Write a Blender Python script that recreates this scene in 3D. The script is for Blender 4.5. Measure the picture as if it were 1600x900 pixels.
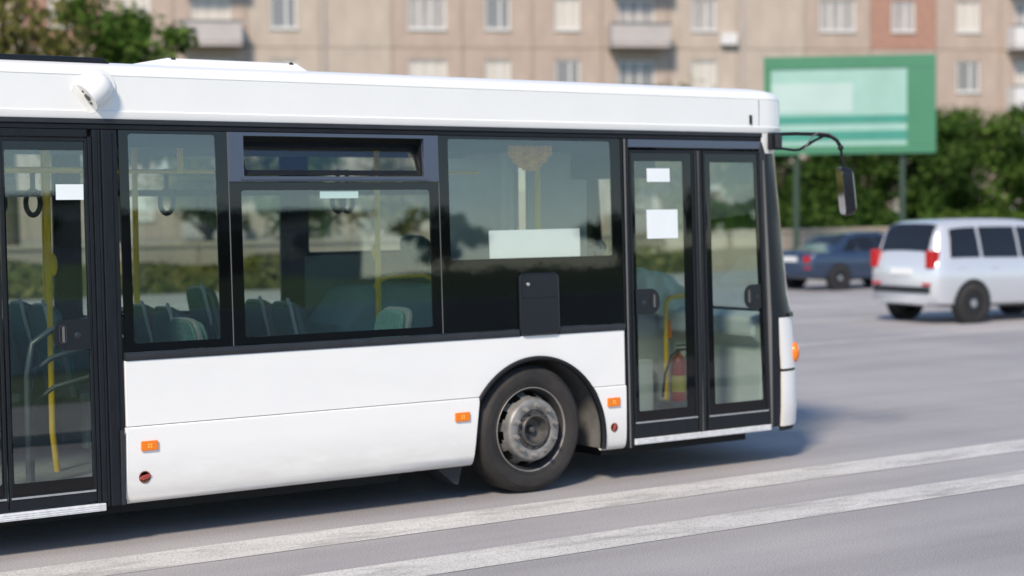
import bpy, math, random
from mathutils import Vector, Matrix

# ------------------------------------------------------------------ clear
for o in list(bpy.data.objects):
    bpy.data.objects.remove(o, do_unlink=True)
scene = bpy.context.scene
COL = scene.collection
R = math.radians

# ------------------------------------------------------------------ camera
def make_camera():
    yaw, pit, roll = R(35.709), R(2.624), R(-0.5655)
    F = Vector((math.sin(yaw)*math.cos(pit), math.cos(yaw)*math.cos(pit), -math.sin(pit)))
    r = Vector((math.cos(yaw), -math.sin(yaw), 0))
    u = r.cross(F)
    r2 = r*math.cos(roll) + u*math.sin(roll)
    u2 = u*math.cos(roll) - r*math.sin(roll)
    cd = bpy.data.cameras.new('camera')
    cd.sensor_width = 36.0
    cd.lens = 62.927
    cd.clip_start = 0.1
    cd.clip_end = 3000
    cd.dof.use_dof = True
    cd.dof.focus_distance = 11.2
    cd.dof.aperture_fstop = 1.15
    co = bpy.data.objects.new('camera', cd)
    M = Matrix((r2, u2, -F)).transposed().to_4x4()
    M.translation = Vector((0, -10.696, 2.146))
    co.matrix_world = M
    COL.objects.link(co)
    scene.camera = co
make_camera()

# ------------------------------------------------------------------ world, sun, exposure
SUN = Vector((-0.62, -0.46, 0.64)).normalized()
world = bpy.data.worlds.new('World')
scene.world = world
world.use_nodes = True
wn = world.node_tree
bg = wn.nodes['Background']
sky = wn.nodes.new('ShaderNodeTexSky')
sky.sky_type = 'NISHITA'
sky.sun_disc = False
sky.sun_elevation = math.asin(SUN.z)
sky.sun_rotation = math.atan2(SUN.x, SUN.y)
sky.altitude = 1200
sky.air_density = 1.0
sky.dust_density = 0.0
sky.ozone_density = 1.6
wn.links.new(sky.outputs[0], bg.inputs[0])
bg.inputs[1].default_value = 0.14
sd = bpy.data.lights.new('sun', 'SUN')
sd.energy = 3.3
sd.angle = R(9)
sd.color = (1.0, 0.875, 0.715)
so = bpy.data.objects.new('sun', sd)
so.rotation_euler = (-SUN).to_track_quat('-Z', 'Y').to_euler()
COL.objects.link(so)
scene.view_settings.view_transform = 'Standard'
scene.view_settings.look = 'None'
scene.view_settings.exposure = 0.48
scene.view_settings.gamma = 1.0
scene.view_settings.use_curve_mapping = False

# ------------------------------------------------------------------ materials
MATS = {}
def mat(name, col, rough=0.5, metal=0.0, var=0.0, vscale=6.0, bump=0.0, bscale=60.0, coat=0.0,
        spec=0.5, stretch=(1, 1, 1), col2=None):
    m = bpy.data.materials.new(name); m.use_nodes = True
    nt = m.node_tree; p = nt.nodes['Principled BSDF']
    p.inputs['Base Color'].default_value = (*col, 1)
    p.inputs['Roughness'].default_value = rough
    p.inputs['Metallic'].default_value = metal
    p.inputs['Coat Weight'].default_value = coat
    p.inputs['Coat Roughness'].default_value = 0.06
    p.inputs['Specular IOR Level'].default_value = spec
    if var or bump:
        tc = nt.nodes.new('ShaderNodeTexCoord')
        mp = nt.nodes.new('ShaderNodeMapping'); mp.inputs['Scale'].default_value = stretch
        nt.links.new(tc.outputs['Object'], mp.inputs['Vector'])
    if var:
        n = nt.nodes.new('ShaderNodeTexNoise'); n.inputs['Scale'].default_value = vscale
        n.inputs['Detail'].default_value = 6; n.inputs['Roughness'].default_value = 0.6
        nt.links.new(mp.outputs[0], n.inputs['Vector'])
        rp = nt.nodes.new('ShaderNodeValToRGB')
        c2 = col2 if col2 else tuple(min(1, c*(1+var)) for c in col)
        c1 = tuple(c*(1-var) for c in col)
        rp.color_ramp.elements[0].position = 0.3; rp.color_ramp.elements[1].position = 0.72
        rp.color_ramp.elements[0].color = (*c1, 1); rp.color_ramp.elements[1].color = (*c2, 1)
        nt.links.new(n.outputs['Fac'], rp.inputs[0]); nt.links.new(rp.outputs[0], p.inputs['Base Color'])
        ro = nt.nodes.new('ShaderNodeMapRange')
        ro.inputs['To Min'].default_value = max(0, rough*0.8); ro.inputs['To Max'].default_value = min(1, rough*1.2)
        nt.links.new(n.outputs['Fac'], ro.inputs[0]); nt.links.new(ro.outputs[0], p.inputs['Roughness'])
    if bump:
        b = nt.nodes.new('ShaderNodeTexNoise'); b.inputs['Scale'].default_value = bscale; b.inputs['Detail'].default_value = 4
        nt.links.new(mp.outputs[0], b.inputs['Vector'])
        bn = nt.nodes.new('ShaderNodeBump'); bn.inputs['Strength'].default_value = 1.0; bn.inputs['Distance'].default_value = bump
        nt.links.new(b.outputs['Fac'], bn.inputs['Height']); nt.links.new(bn.outputs[0], p.inputs['Normal'])
    MATS[name] = m
    return m

def glass(name, tint, wav=0.0):
    m = bpy.data.materials.new(name); m.use_nodes = True
    nt = m.node_tree; nt.nodes.clear()
    out = nt.nodes.new('ShaderNodeOutputMaterial')
    mix = nt.nodes.new('ShaderNodeMixShader'); tr = nt.nodes.new('ShaderNodeBsdfTransparent'); gl = nt.nodes.new('ShaderNodeBsdfGlossy')
    tr.inputs[0].default_value = (*tint, 1); gl.inputs['Roughness'].default_value = 0.0
    gl.inputs[0].default_value = (1, 1, 1, 1)
    g = nt.nodes.new('ShaderNodeNewGeometry')
    d = nt.nodes.new('ShaderNodeVectorMath'); d.operation = 'DOT_PRODUCT'
    nt.links.new(g.outputs['Normal'], d.inputs[0]); nt.links.new(g.outputs['Incoming'], d.inputs[1])
    def math_(op, a, b=None):
        n = nt.nodes.new('ShaderNodeMath'); n.operation = op
        for i, v in enumerate((a, b)):
            if v is None: continue
            if isinstance(v, (int, float)): n.inputs[i].default_value = v
            else: nt.links.new(v, n.inputs[i])
        return n.outputs[0]
    a = math_('ABSOLUTE', d.outputs['Value'])
    fr = math_('ADD', math_('MULTIPLY', math_('POWER', math_('SUBTRACT', 1.0, a), 5.0), 0.92), 0.08)
    if wav:
        tc = nt.nodes.new('ShaderNodeTexCoord'); n = nt.nodes.new('ShaderNodeTexNoise'); n.inputs['Scale'].default_value = 1.3
        n.inputs['Detail'].default_value = 1
        nt.links.new(tc.outputs['Object'], n.inputs['Vector'])
        bn = nt.nodes.new('ShaderNodeBump'); bn.inputs['Strength'].default_value = 1; bn.inputs['Distance'].default_value = wav
        nt.links.new(n.outputs['Fac'], bn.inputs['Height']); nt.links.new(bn.outputs[0], gl.inputs['Normal'])
    nt.links.new(fr, mix.inputs[0]); nt.links.new(tr.outputs[0], mix.inputs[1]); nt.links.new(gl.outputs[0], mix.inputs[2])
    nt.links.new(mix.outputs[0], out.inputs[0])
    MATS[name] = m
    return m

def leaf_mat(name, c1, c2, c3):
    m = bpy.data.materials.new(name); m.use_nodes = True
    nt = m.node_tree; nt.nodes.clear()
    out = nt.nodes.new('ShaderNodeOutputMaterial')
    df = nt.nodes.new('ShaderNodeBsdfDiffuse'); tl = nt.nodes.new('ShaderNodeBsdfTranslucent'); mx = nt.nodes.new('ShaderNodeMixShader')
    g = nt.nodes.new('ShaderNodeNewGeometry'); rp = nt.nodes.new('ShaderNodeValToRGB')
    e = rp.color_ramp.elements; e[0].color = (*c1, 1); e[1].color = (*c3, 1)
    k = e.new(0.55); k.color = (*c2, 1)
    nt.links.new(g.outputs['Random Per Island'], rp.inputs[0])
    nt.links.new(rp.outputs[0], df.inputs[0]); nt.links.new(rp.outputs[0], tl.inputs[0])
    mx.inputs[0].default_value = 0.3
    nt.links.new(df.outputs[0], mx.inputs[1]); nt.links.new(tl.outputs[0], mx.inputs[2]); nt.links.new(mx.outputs[0], out.inputs[0])
    MATS[name] = m

def asphalt():
    m = mat('asphalt', (0.2, 0.195, 0.2), 0.85)
    nt = m.node_tree; p = nt.nodes['Principled BSDF']
    tc = nt.nodes.new('ShaderNodeTexCoord')
    def noise(scale, sx, sy, detail=5):
        mp = nt.nodes.new('ShaderNodeMapping'); mp.inputs['Scale'].default_value = (sx, sy, 1)
        n = nt.nodes.new('ShaderNodeTexNoise'); n.inputs['Scale'].default_value = scale; n.inputs['Detail'].default_value = detail
        nt.links.new(tc.outputs['Object'], mp.inputs[0]); nt.links.new(mp.outputs[0], n.inputs['Vector'])
        return n.outputs['Fac']
    wear = noise(0.9, 0.10, 1.0); patch = noise(0.35, 1, 1); grain = noise(95, 1, 1, 3); streak = noise(3.0, 0.04, 1.0, 3)
    def ramp(f, a, b, p0=0.3, p1=0.7):
        r = nt.nodes.new('ShaderNodeValToRGB'); r.color_ramp.elements[0].position = p0; r.color_ramp.elements[1].position = p1
        r.color_ramp.elements[0].color = (*a, 1); r.color_ramp.elements[1].color = (*b, 1); nt.links.new(f, r.inputs[0]); return r.outputs[0]
    def mul(a, b):
        n = nt.nodes.new('ShaderNodeMix'); n.data_type = 'RGBA'; n.blend_type = 'MULTIPLY'; n.inputs[0].default_value = 1
        nt.links.new(a, n.inputs[6]); nt.links.new(b, n.inputs[7]); return n.outputs[2]
    c = ramp(wear, (0.375, 0.355, 0.352), (0.485, 0.46, 0.452))
    c = mul(c, ramp(patch, (0.76, 0.77, 0.80), (1, 1, 1)))
    c = mul(c, ramp(streak, (0.9, 0.9, 0.9), (1.0, 1.0, 1.0)))
    c = mul(c, ramp(grain, (0.68, 0.68, 0.68), (1.16, 1.15, 1.14), 0.34, 0.62))
    nt.links.new(c, p.inputs['Base Color'])
    bn = nt.nodes.new('ShaderNodeBump'); bn.inputs['Distance'].default_value = 0.0022
    nt.links.new(grain, bn.inputs['Height']); nt.links.new(bn.outputs[0], p.inputs['Normal'])

def dirty_white():
    # white coach paint with faint road dirt that thickens in streaks low on the skirts
    m = mat('bus_white', (0.80, 0.80, 0.79), 0.28, coat=0.35)
    nt = m.node_tree; p = nt.nodes['Principled BSDF']
    tc = nt.nodes.new('ShaderNodeTexCoord'); sp = nt.nodes.new('ShaderNodeSeparateXYZ'); nt.links.new(tc.outputs['Object'], sp.inputs[0])
    mp = nt.nodes.new('ShaderNodeMapping'); mp.inputs['Scale'].default_value = (1.2, 1, 5)
    n = nt.nodes.new('ShaderNodeTexNoise'); n.inputs['Scale'].default_value = 2.2; n.inputs['Detail'].default_value = 7; n.inputs['Roughness'].default_value = 0.65
    nt.links.new(tc.outputs['Object'], mp.inputs[0]); nt.links.new(mp.outputs[0], n.inputs['Vector'])
    mr = nt.nodes.new('ShaderNodeMapRange'); mr.inputs['From Min'].default_value = 0.24; mr.inputs['From Max'].default_value = 0.62
    mr.inputs['To Min'].default_value = 0.85; mr.inputs['To Max'].default_value = 0.10
    nt.links.new(sp.outputs['Z'], mr.inputs[0])
    mu = nt.nodes.new('ShaderNodeMath'); mu.operation = 'MULTIPLY'; nt.links.new(n.outputs['Fac'], mu.inputs[0]); nt.links.new(mr.outputs[0], mu.inputs[1])
    rp = nt.nodes.new('ShaderNodeValToRGB'); rp.color_ramp.elements[0].position = 0.05; rp.color_ramp.elements[1].position = 0.75
    rp.color_ramp.elements[0].color = (0.82, 0.81, 0.785, 1); rp.color_ramp.elements[1].color = (0.55, 0.52, 0.47, 1)
    nt.links.new(mu.outputs[0], rp.inputs[0]); nt.links.new(rp.outputs[0], p.inputs['Base Color'])
    wv = nt.nodes.new('ShaderNodeTexNoise'); wv.inputs['Scale'].default_value = 2.2; wv.inputs['Detail'].default_value = 1
    bn = nt.nodes.new('ShaderNodeBump'); bn.inputs['Distance'].default_value = 0.006; bn.inputs['Strength'].default_value = 1
    nt.links.new(tc.outputs['Object'], wv.inputs['Vector']); nt.links.new(wv.outputs['Fac'], bn.inputs['Height']); nt.links.new(bn.outputs[0], p.inputs['Normal']); nt.links.new(bn.outputs[0], p.inputs['Coat Normal'])

def worn_paint():
    m = mat('paint_line', (0.62, 0.60, 0.57), 0.75, var=0.12, vscale=4, bump=0.002, bscale=60, stretch=(0.3, 1, 1))
    nt = m.node_tree; p = nt.nodes['Principled BSDF']; tc = nt.nodes.new('ShaderNodeTexCoord')
    def nz(sc, sx, lo, hi):
        mp = nt.nodes.new('ShaderNodeMapping'); mp.inputs['Scale'].default_value = (sx, 1, 1); n = nt.nodes.new('ShaderNodeTexNoise')
        n.inputs['Scale'].default_value = sc; n.inputs['Detail'].default_value = 6; n.inputs['Roughness'].default_value = .7
        nt.links.new(tc.outputs['Object'], mp.inputs[0]); nt.links.new(mp.outputs[0], n.inputs['Vector'])
        r = nt.nodes.new('ShaderNodeMapRange'); r.inputs['From Min'].default_value = lo; r.inputs['From Max'].default_value = hi
        nt.links.new(n.outputs['Fac'], r.inputs[0]); return r.outputs[0]
    a = nz(3.5, .3, .12, .50); b = nz(70, 1, .22, .50)
    mu = nt.nodes.new('ShaderNodeMath'); mu.operation = 'MULTIPLY'; nt.links.new(a, mu.inputs[0]); nt.links.new(b, mu.inputs[1])
    nt.links.new(mu.outputs[0], p.inputs['Alpha'])
asphalt(); dirty_white(); worn_paint()
mat('roof_white', (0.82, 0.81, 0.78), 0.35, coat=0.2, var=0.02, vscale=2)
mat('rubber_trim', (0.010, 0.011, 0.013), 0.5, spec=0.3, var=0.25, vscale=8)
mat('grey_trim', (0.026, 0.028, 0.032), 0.4, spec=0.35, var=0.2, vscale=6)
mat('post_plastic', (0.010, 0.012, 0.015), 0.4, spec=0.3, var=0.25, vscale=7, stretch=(6, 6, 1))
mat('gasket', (0.13, 0.125, 0.12), 0.5)
mat('black_glass', (0.003, 0.0035, 0.004), 0.03, bump=0.0012, bscale=1.4, spec=0.5)
mat('hopper_frame', (0.05, 0.062, 0.10), 0.25, metal=0.0, coat=0.6)  # blue of the reflected sky is mixed into this dark paint colour
mat('box_black', (0.009, 0.010, 0.013), 0.3)
mat('dark_inside', (0.012, 0.012, 0.013), 0.8)
mat('ceiling_inside', (0.22, 0.22, 0.22), 0.6)
mat('wall_inside', (0.16, 0.21, 0.18), 0.6, var=0.1)
mat('floor_inside', (0.25, 0.26, 0.26), 0.7, var=0.2, vscale=20)
mat('panel_grey', (0.40, 0.41, 0.41), 0.5, var=0.08)
mat('liner', (0.13, 0.125, 0.12), 0.8, var=0.3, vscale=8)
mat('panel_pale', (0.5, 0.53, 0.53), 0.45, var=0.06)
mat('teal_moulding', (0.20, 0.36, 0.32), 0.45, var=0.08)
mat('teal_fabric', (0.06, 0.15, 0.14), 0.9, var=0.5, vscale=45, bump=0.003, bscale=90)
mat('seat_shell', (0.14, 0.17, 0.165), 0.45)
mat('pole_yellow', (0.92, 0.56, 0.01), 0.35, var=0.08, vscale=9)
mat('strap_black', (0.02, 0.02, 0.02), 0.6)
mat('rail_dark', (0.05, 0.065, 0.075), 0.35)
mat('silver', (0.5, 0.5, 0.5), 0.35, metal=0.6, var=0.15, vscale=30)
mat('sill_alu', (0.68, 0.68, 0.68), 0.45, metal=0.0, var=0.15, vscale=25)
mat('tyre', (0.02, 0.019, 0.019), 0.75, var=0.45, vscale=4, bump=0.001, bscale=120, col2=(0.042, 0.036, 0.032))
mat('rim_steel', (0.25, 0.24, 0.225), 0.5, metal=0.35, var=0.35, vscale=9, bump=0.0008, bscale=70)
mat('rim_dark', (0.03, 0.028, 0.027), 0.7)
mat('lip_metal', (0.4, 0.38, 0.36), 0.45, metal=0.5)
mat('hub_dark', (0.085, 0.08, 0.075), 0.5, metal=0.3, var=0.4, vscale=20)
mat('lamp_orange', (0.85, 0.20, 0.006), 0.25, coat=0.5)
mat('lamp_spot', (0.95, 0.55, 0.1), 0.3)
mat('reflector_red', (0.35, 0.05, 0.04), 0.3, coat=0.4, var=0.3, vscale=30)
mat('rust_ring', (0.16, 0.07, 0.04), 0.8, var=0.3, vscale=40)
mat('paper', (0.78, 0.82, 0.82), 0.7, var=0.02, vscale=5)
mat('sheet', (0.88, 0.81, 0.82), 0.7, var=0.02, vscale=5)
mat('mirror', (0.75, 0.76, 0.78), 0.04, metal=1.0)
mat('jacket', (0.72, 0.76, 0.62), 0.85, var=0.12, vscale=8, bump=0.004, bscale=25)
mat('curtain_orange', (0.82, 0.36, 0.04), 0.85, var=0.35, vscale=14, stretch=(1, 1, 6))
mat('ext_red', (0.32, 0.03, 0.02), 0.35)
mat('ext_label', (0.45, 0.37, 0.09), 0.6)
mat('disc', (0.35, 0.45, 0.6), 0.12, metal=0.8)
mat('lens', (0.01, 0.01, 0.012), 0.08)
mat('paving', (0.34, 0.32, 0.30), 0.85, var=0.12, vscale=1.5, bump=0.003, bscale=40)
mat('kerb_stone', (0.36, 0.35, 0.33), 0.85, var=0.2, vscale=3, bump=0.003, bscale=30)
mat('soil', (0.12, 0.12, 0.06), 0.95, var=0.35, vscale=0.35, bump=0.03, bscale=4, col2=(0.08, 0.12, 0.035))
mat('bank_grass', (0.06, 0.11, 0.03), 0.95, var=0.35, vscale=0.5, bump=0.03, bscale=5)
mat('wall_tan', (0.45, 0.36, 0.27), 0.85, var=0.12, vscale=1.5)
mat('wall_pale', (0.5, 0.49, 0.46), 0.85, var=0.12, vscale=1.2)
mat('facade_pink', (0.40, 0.315, 0.265), 0.85, var=0.13, vscale=1.2, stretch=(1, 1, .35), bump=0.004, bscale=20)
mat('facade_beige', (0.43, 0.36, 0.305), 0.85, var=0.13, vscale=1.2, stretch=(1, 1, .35), bump=0.004, bscale=20)
mat('facade_base', (0.36, 0.31, 0.28), 0.85, var=0.12, vscale=0.8)
mat('brick_red', (0.36, 0.20, 0.15), 0.85, var=0.15, vscale=4)
mat('window_white', (0.62, 0.61, 0.59), 0.5)
mat('window_pane', (0.20, 0.19, 0.19), 0.06, spec=0.6)
mat('curtain', (0.55, 0.5, 0.45), 0.9, var=0.1, vscale=3, stretch=(8, 8, 1))
mat('curtain_dim', (0.36, 0.33, 0.32), 0.5, var=0.25, vscale=2.5, stretch=(8, 8, 1))
mat('balcony_white', (0.62, 0.60, 0.60), 0.7, var=0.08, vscale=1)
mat('balcony_grey', (0.42, 0.38, 0.37), 0.7, var=0.1, vscale=1)
mat('roof_tar', (0.08, 0.08, 0.08), 0.9)
mat('board_green', (0.045, 0.19, 0.10), 0.5, var=0.08, vscale=1)
mat('board_mint', (0.27, 0.44, 0.38), 0.5, var=0.1, vscale=0.8)
mat('board_white', (0.38, 0.50, 0.46), 0.5, var=0.06, vscale=0.8)
mat('board_teal', (0.04, 0.24, 0.18), 0.5, var=0.08, vscale=1)
mat('steel_post', (0.18, 0.19, 0.19), 0.5, metal=0.4)
mat('post_green', (0.03, 0.055, 0.035), 0.6)
mat('bark', (0.10, 0.075, 0.055), 0.9, var=0.35, vscale=6, bump=0.02, bscale=12, stretch=(3, 3, 1))
mat('car_silver', (0.62, 0.63, 0.66), 0.25, metal=0.35, coat=0.6)
mat('car_blue', (0.03, 0.052, 0.10), 0.22, metal=0.3, coat=0.8)
mat('car_glass', (0.012, 0.014, 0.018), 0.05)
mat('car_black', (0.012, 0.012, 0.013), 0.6)
mat('car_lamp_red', (0.45, 0.012, 0.015), 0.15, coat=0.7)
mat('car_lamp_clear', (0.7, 0.7, 0.7), 0.1, coat=0.6)
mat('plate', (0.75, 0.75, 0.74), 0.5)
mat('alloy', (0.5, 0.5, 0.52), 0.3, metal=0.8)
glass('side_glass', (0.875, 0.925, 0.905), 0.0014)
glass('wind_glass', (0.88, 0.94, 0.92), 0.0004)
leaf_mat('leaf_dark', (0.018, 0.045, 0.010), (0.045, 0.09, 0.02), (0.09, 0.14, 0.035))
leaf_mat('leaf_mid', (0.03, 0.07, 0.012), (0.075, 0.14, 0.028), (0.14, 0.20, 0.05))
leaf_mat('leaf_olive', (0.07, 0.075, 0.02), (0.15, 0.15, 0.045), (0.24, 0.20, 0.08))

# ------------------------------------------------------------------ mesh builder
class MB:
    def __init__(s): s.v = []; s.f = []
    def add(s, vs, fs):
        b = len(s.v); s.v += [tuple(p) for p in vs]; s.f += [tuple(i+b for i in f) for f in fs]; return s
    def box(s, x0, x1, y0, y1, z0, z1):
        return s.add([(x0,y0,z0),(x1,y0,z0),(x1,y1,z0),(x0,y1,z0),(x0,y0,z1),(x1,y0,z1),(x1,y1,z1),(x0,y1,z1)],
                     [(0,3,2,1),(4,5,6,7),(0,1,5,4),(1,2,6,5),(2,3,7,6),(3,0,4,7)])
    def prism(s, front, back):
        n = len(front)
        return s.add(list(front)+list(back), [tuple(range(n)), tuple(range(2*n-1, n-1, -1))] +
                     [(i, i+n, (i+1) % n+n, (i+1) % n) for i in range(n)])
    def ring(s, of, inf, ob, inb):
        n = len(of); vs = list(of)+list(inf)+list(ob)+list(inb); fs = []
        for i in range(n):
            j = (i+1) % n
            fs += [(i, j, n+j, n+i), (2*n+i, 3*n+i, 3*n+j, 2*n+j), (i, 2*n+i, 2*n+j, j), (n+i, n+j, 3*n+j, 3*n+i)]
        return s.add(vs, fs)
    def tube(s, pts, rad, n=10, caps=True):
        pts = [Vector(p) for p in pts]; rads = rad if isinstance(rad, (list, tuple)) else [rad]*len(pts)
        vs = []; fs = []; up = None
        for i, p in enumerate(pts):
            t = (pts[min(i+1, len(pts)-1)]-pts[max(i-1, 0)]).normalized()
            if up is None:
                up = Vector((0, 0, 1)) if abs(t.z) < 0.9 else Vector((1, 0, 0))
            a = t.cross(up).normalized(); b = a.cross(t).normalized(); up = b
            for k in range(n):
                an = 2*math.pi*k/n
                vs.append(p+(a*math.cos(an)+b*math.sin(an))*rads[i])
        for i in range(len(pts)-1):
            for k in range(n):
                fs.append((i*n+k, i*n+(k+1) % n, (i+1)*n+(k+1) % n, (i+1)*n+k))
        if caps:
            fs.append(tuple(range(n-1, -1, -1))); fs.append(tuple((len(pts)-1)*n+k for k in range(n)))
        return s.add(vs, fs)
    def lathe_y(s, prof, c, n=64, skip=None, closed=False):
        vs = []; fs = []
        for r, y in prof:
            for k in range(n):
                a = 2*math.pi*k/n
                vs.append((c[0]+r*math.cos(a), c[1]+y, c[2]+r*math.sin(a)))
        m = len(prof)
        for i in range(m if closed else m-1):
            i2 = (i+1) % m
            for k in range(n):
                if skip and skip(i, k): continue
                fs.append((i*n+k, i*n+(k+1) % n, i2*n+(k+1) % n, i2*n+k))
        return s.add(vs, fs)
    def shell(s, fo, fi, us, vs_):
        # outer and inner surface joined along the rim
        nu, nv = len(us), len(vs_)
        P = [fo(u, v) for u in us for v in vs_]+[fi(u, v) for u in us for v in vs_]
        fs = []; N = nu*nv
        for i in range(nu-1):
            for j in range(nv-1):
                a, b, c, d = i*nv+j, (i+1)*nv+j, (i+1)*nv+j+1, i*nv+j+1
                fs += [(a, b, c, d), (N+d, N+c, N+b, N+a)]
        for i in range(nu-1):
            fs += [(i*nv, N+i*nv, N+(i+1)*nv, (i+1)*nv), (i*nv+nv-1, (i+1)*nv+nv-1, N+(i+1)*nv+nv-1, N+i*nv+nv-1)]
        for j in range(nv-1):
            fs += [(j, j+1, N+j+1, N+j), ((nu-1)*nv+j, N+(nu-1)*nv+j, N+(nu-1)*nv+j+1, (nu-1)*nv+j+1)]
        return s.add(P, fs)
    def ellipsoid(s, c, r, nu=16, nv=10, M=None):
        vs = []; fs = []
        for j in range(nv+1):
            ph = math.pi*j/nv
            for i in range(nu):
                th = 2*math.pi*i/nu
                p = Vector((r[0]*math.sin(ph)*math.cos(th), r[1]*math.sin(ph)*math.sin(th), r[2]*math.cos(ph)))
                if M: p = M @ p
                vs.append(p+Vector(c))
        for j in range(nv):
            for i in range(nu):
                fs.append((j*nu+i, (j+1)*nu+i, (j+1)*nu+(i+1) % nu, j*nu+(i+1) % nu))
        return s.add(vs, fs)
    def build(s, name, m, parent=None, bevel=0.0, smooth=False, label=None, fix=True):
        me = bpy.data.meshes.new(name); me.from_pydata(s.v, [], s.f)
        if fix:
            import bmesh
            bm = bmesh.new(); bm.from_mesh(me)
            bmesh.ops.remove_doubles(bm, verts=bm.verts, dist=1e-5)
            bmesh.ops.recalc_face_normals(bm, faces=bm.faces); bm.to_mesh(me); bm.free()
        me.materials.append(MATS[m])
        o = bpy.data.objects.new(name, me); COL.objects.link(o)
        if parent is not None:
            o.parent = parent
            if parent.type == 'EMPTY' and parent.get('_world'):
                o.location = -parent.location
        if bevel:
            b = o.modifiers.new('bevel', 'BEVEL'); b.width = bevel; b.segments = 2; b.limit_method = 'ANGLE'; b.angle_limit = R(40)
            b.harden_normals = False
        if smooth:
            for p in me.polygons: p.use_smooth = True
            me.set_sharp_from_angle(angle=R(smooth if smooth is not True else 40))
        if label: o['label'] = label
        return o

def thing(name, label, cat, loc=(0, 0, 0), rotz=0.0, group=None, world_coords=False):
    o = bpy.data.objects.new(name, None); COL.objects.link(o)
    o.location = loc; o.rotation_euler = (0, 0, rotz); o['label'] = label; o['category'] = cat
    if group: o['group'] = group
    if world_coords: o['_world'] = True
    return o
def tag(o, label, cat, group=None):
    o['label'] = label; o['category'] = cat
    if group: o['group'] = group
    return o
def struct(o): o['kind'] = 'structure'; return o
def dup(o, parent=None):
    c = o.copy(); COL.objects.link(c); c.parent = parent
    for ch in list(o.children): dup(ch, c)
    return c
def rrect(x0, z0, x1, z1, r, n=5):
    pts = []
    for cx, cz, a0 in ((x1-r, z1-r, 0), (x0+r, z1-r, 90), (x0+r, z0+r, 180), (x1-r, z0+r, 270)):
        for k in range(n+1):
            a = R(a0+90*k/n); pts.append((cx+r*math.cos(a), cz+r*math.sin(a)))
    return pts

# ------------------------------------------------------------------ ground, road, markings
m = MB().add([(-400,-400,-0.16),(500,-400,-0.16),(500,500,-0.16),(-400,500,-0.16)], [(0,1,2,3)])
struct(m.build('ground', 'soil'))
m = MB().add([(-200,-8.0,0),(260,-8.0,0),(260,24.0,0),(-200,24.0,0)], [(0,1,2,3)])
struct(m.build('road', 'asphalt'))
m = MB().box(-200, 260, 24.32, 29.6, -0.1, 0.125); pv = struct(m.build('pavement', 'paving'))
m = MB().box(-200, 260, -12.6, -8.32, -0.1, 0.125); struct(m.build('pavement', 'paving'))
def line(y0, y1, x0, x1):
    m = MB()
    n = max(2, int((x1-x0)/0.6)); rnd = random.Random(int(y0*100))
    top = [(x0+(x1-x0)*i/n, y1+rnd.uniform(-.006, .006), .004) for i in range(n+1)]
    bot = [(x0+(x1-x0)*i/n, y0+rnd.uniform(-.006, .006), .004) for i in range(n+1)]
    m.add(bot+top, [(i, i+1, n+2+i, n+1+i) for i in range(n)])
    return struct(m.build('road_marking', 'paint_line', fix=False))
line(-0.84, -0.36, -60, 120)
line(-2.02, -1.56, -60, 120)
line(8.60, 8.75, -40, 160)
line(12.30, 12.45, -40, 160); line(14.1, 14.25, -40, 160)
for k in range(7): line(18.0, 18.15, 8+k*9, 12+k*9)
# kerb of single stones along the far pavement
kerb = struct(MB().box(-200, 12, 24.02, 24.30, -0.1, 0.13).build('kerb', 'kerb_stone', bevel=0.015))
stone0 = None
rnd = random.Random(3)
for k in range(75):
    if stone0 is None:
        stone0 = MB().box(0, 0.99, -0.14, 0.14, -0.1, 0.13).build('kerb_stone', 'kerb_stone', kerb, bevel=0.015); o = stone0
    else:
        o = stone0.copy(); COL.objects.link(o); o.parent = kerb
    o.location = (12.01+k*1.0, 24.16+rnd.uniform(-.006, .006), rnd.uniform(-.006, .003))
struct(MB().box(-200, 260, -8.30, -8.0, -0.1, 0.13).build('kerb', 'kerb_stone', bevel=0.015))

# ------------------------------------------------------------------ the bus
S_LEAN = 0.0316
def lean(z): return S_LEAN*max(z-0.9, 0.0)
def sp(x, z, d=0.0): return (x, lean(z)+d, z)
def side_prism(m, poly, d0, d1): return m.prism([sp(x, z, d0) for x, z in poly], [sp(x, z, d1) for x, z in poly])
def side_ring(m, po, pi_, d0, d1):
    return m.ring([sp(x, z, d0) for x, z in po], [sp(x, z, d0) for x, z in pi_], [sp(x, z, d1) for x, z in po], [sp(x, z, d1) for x, z in pi_])
def side_box(m, x0, x1, z0, z1, d0, d1): return side_prism(m, [(x0, z0), (x1, z0), (x1, z1), (x0, z1)], d0, d1)
XR, XF, YW = -1.45, 10.79, 2.55
bus = thing('city_bus', 'white single-deck city bus with black window band, filling the foreground road', 'bus', (4.7, 1.27, 0), world_coords=True)

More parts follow.
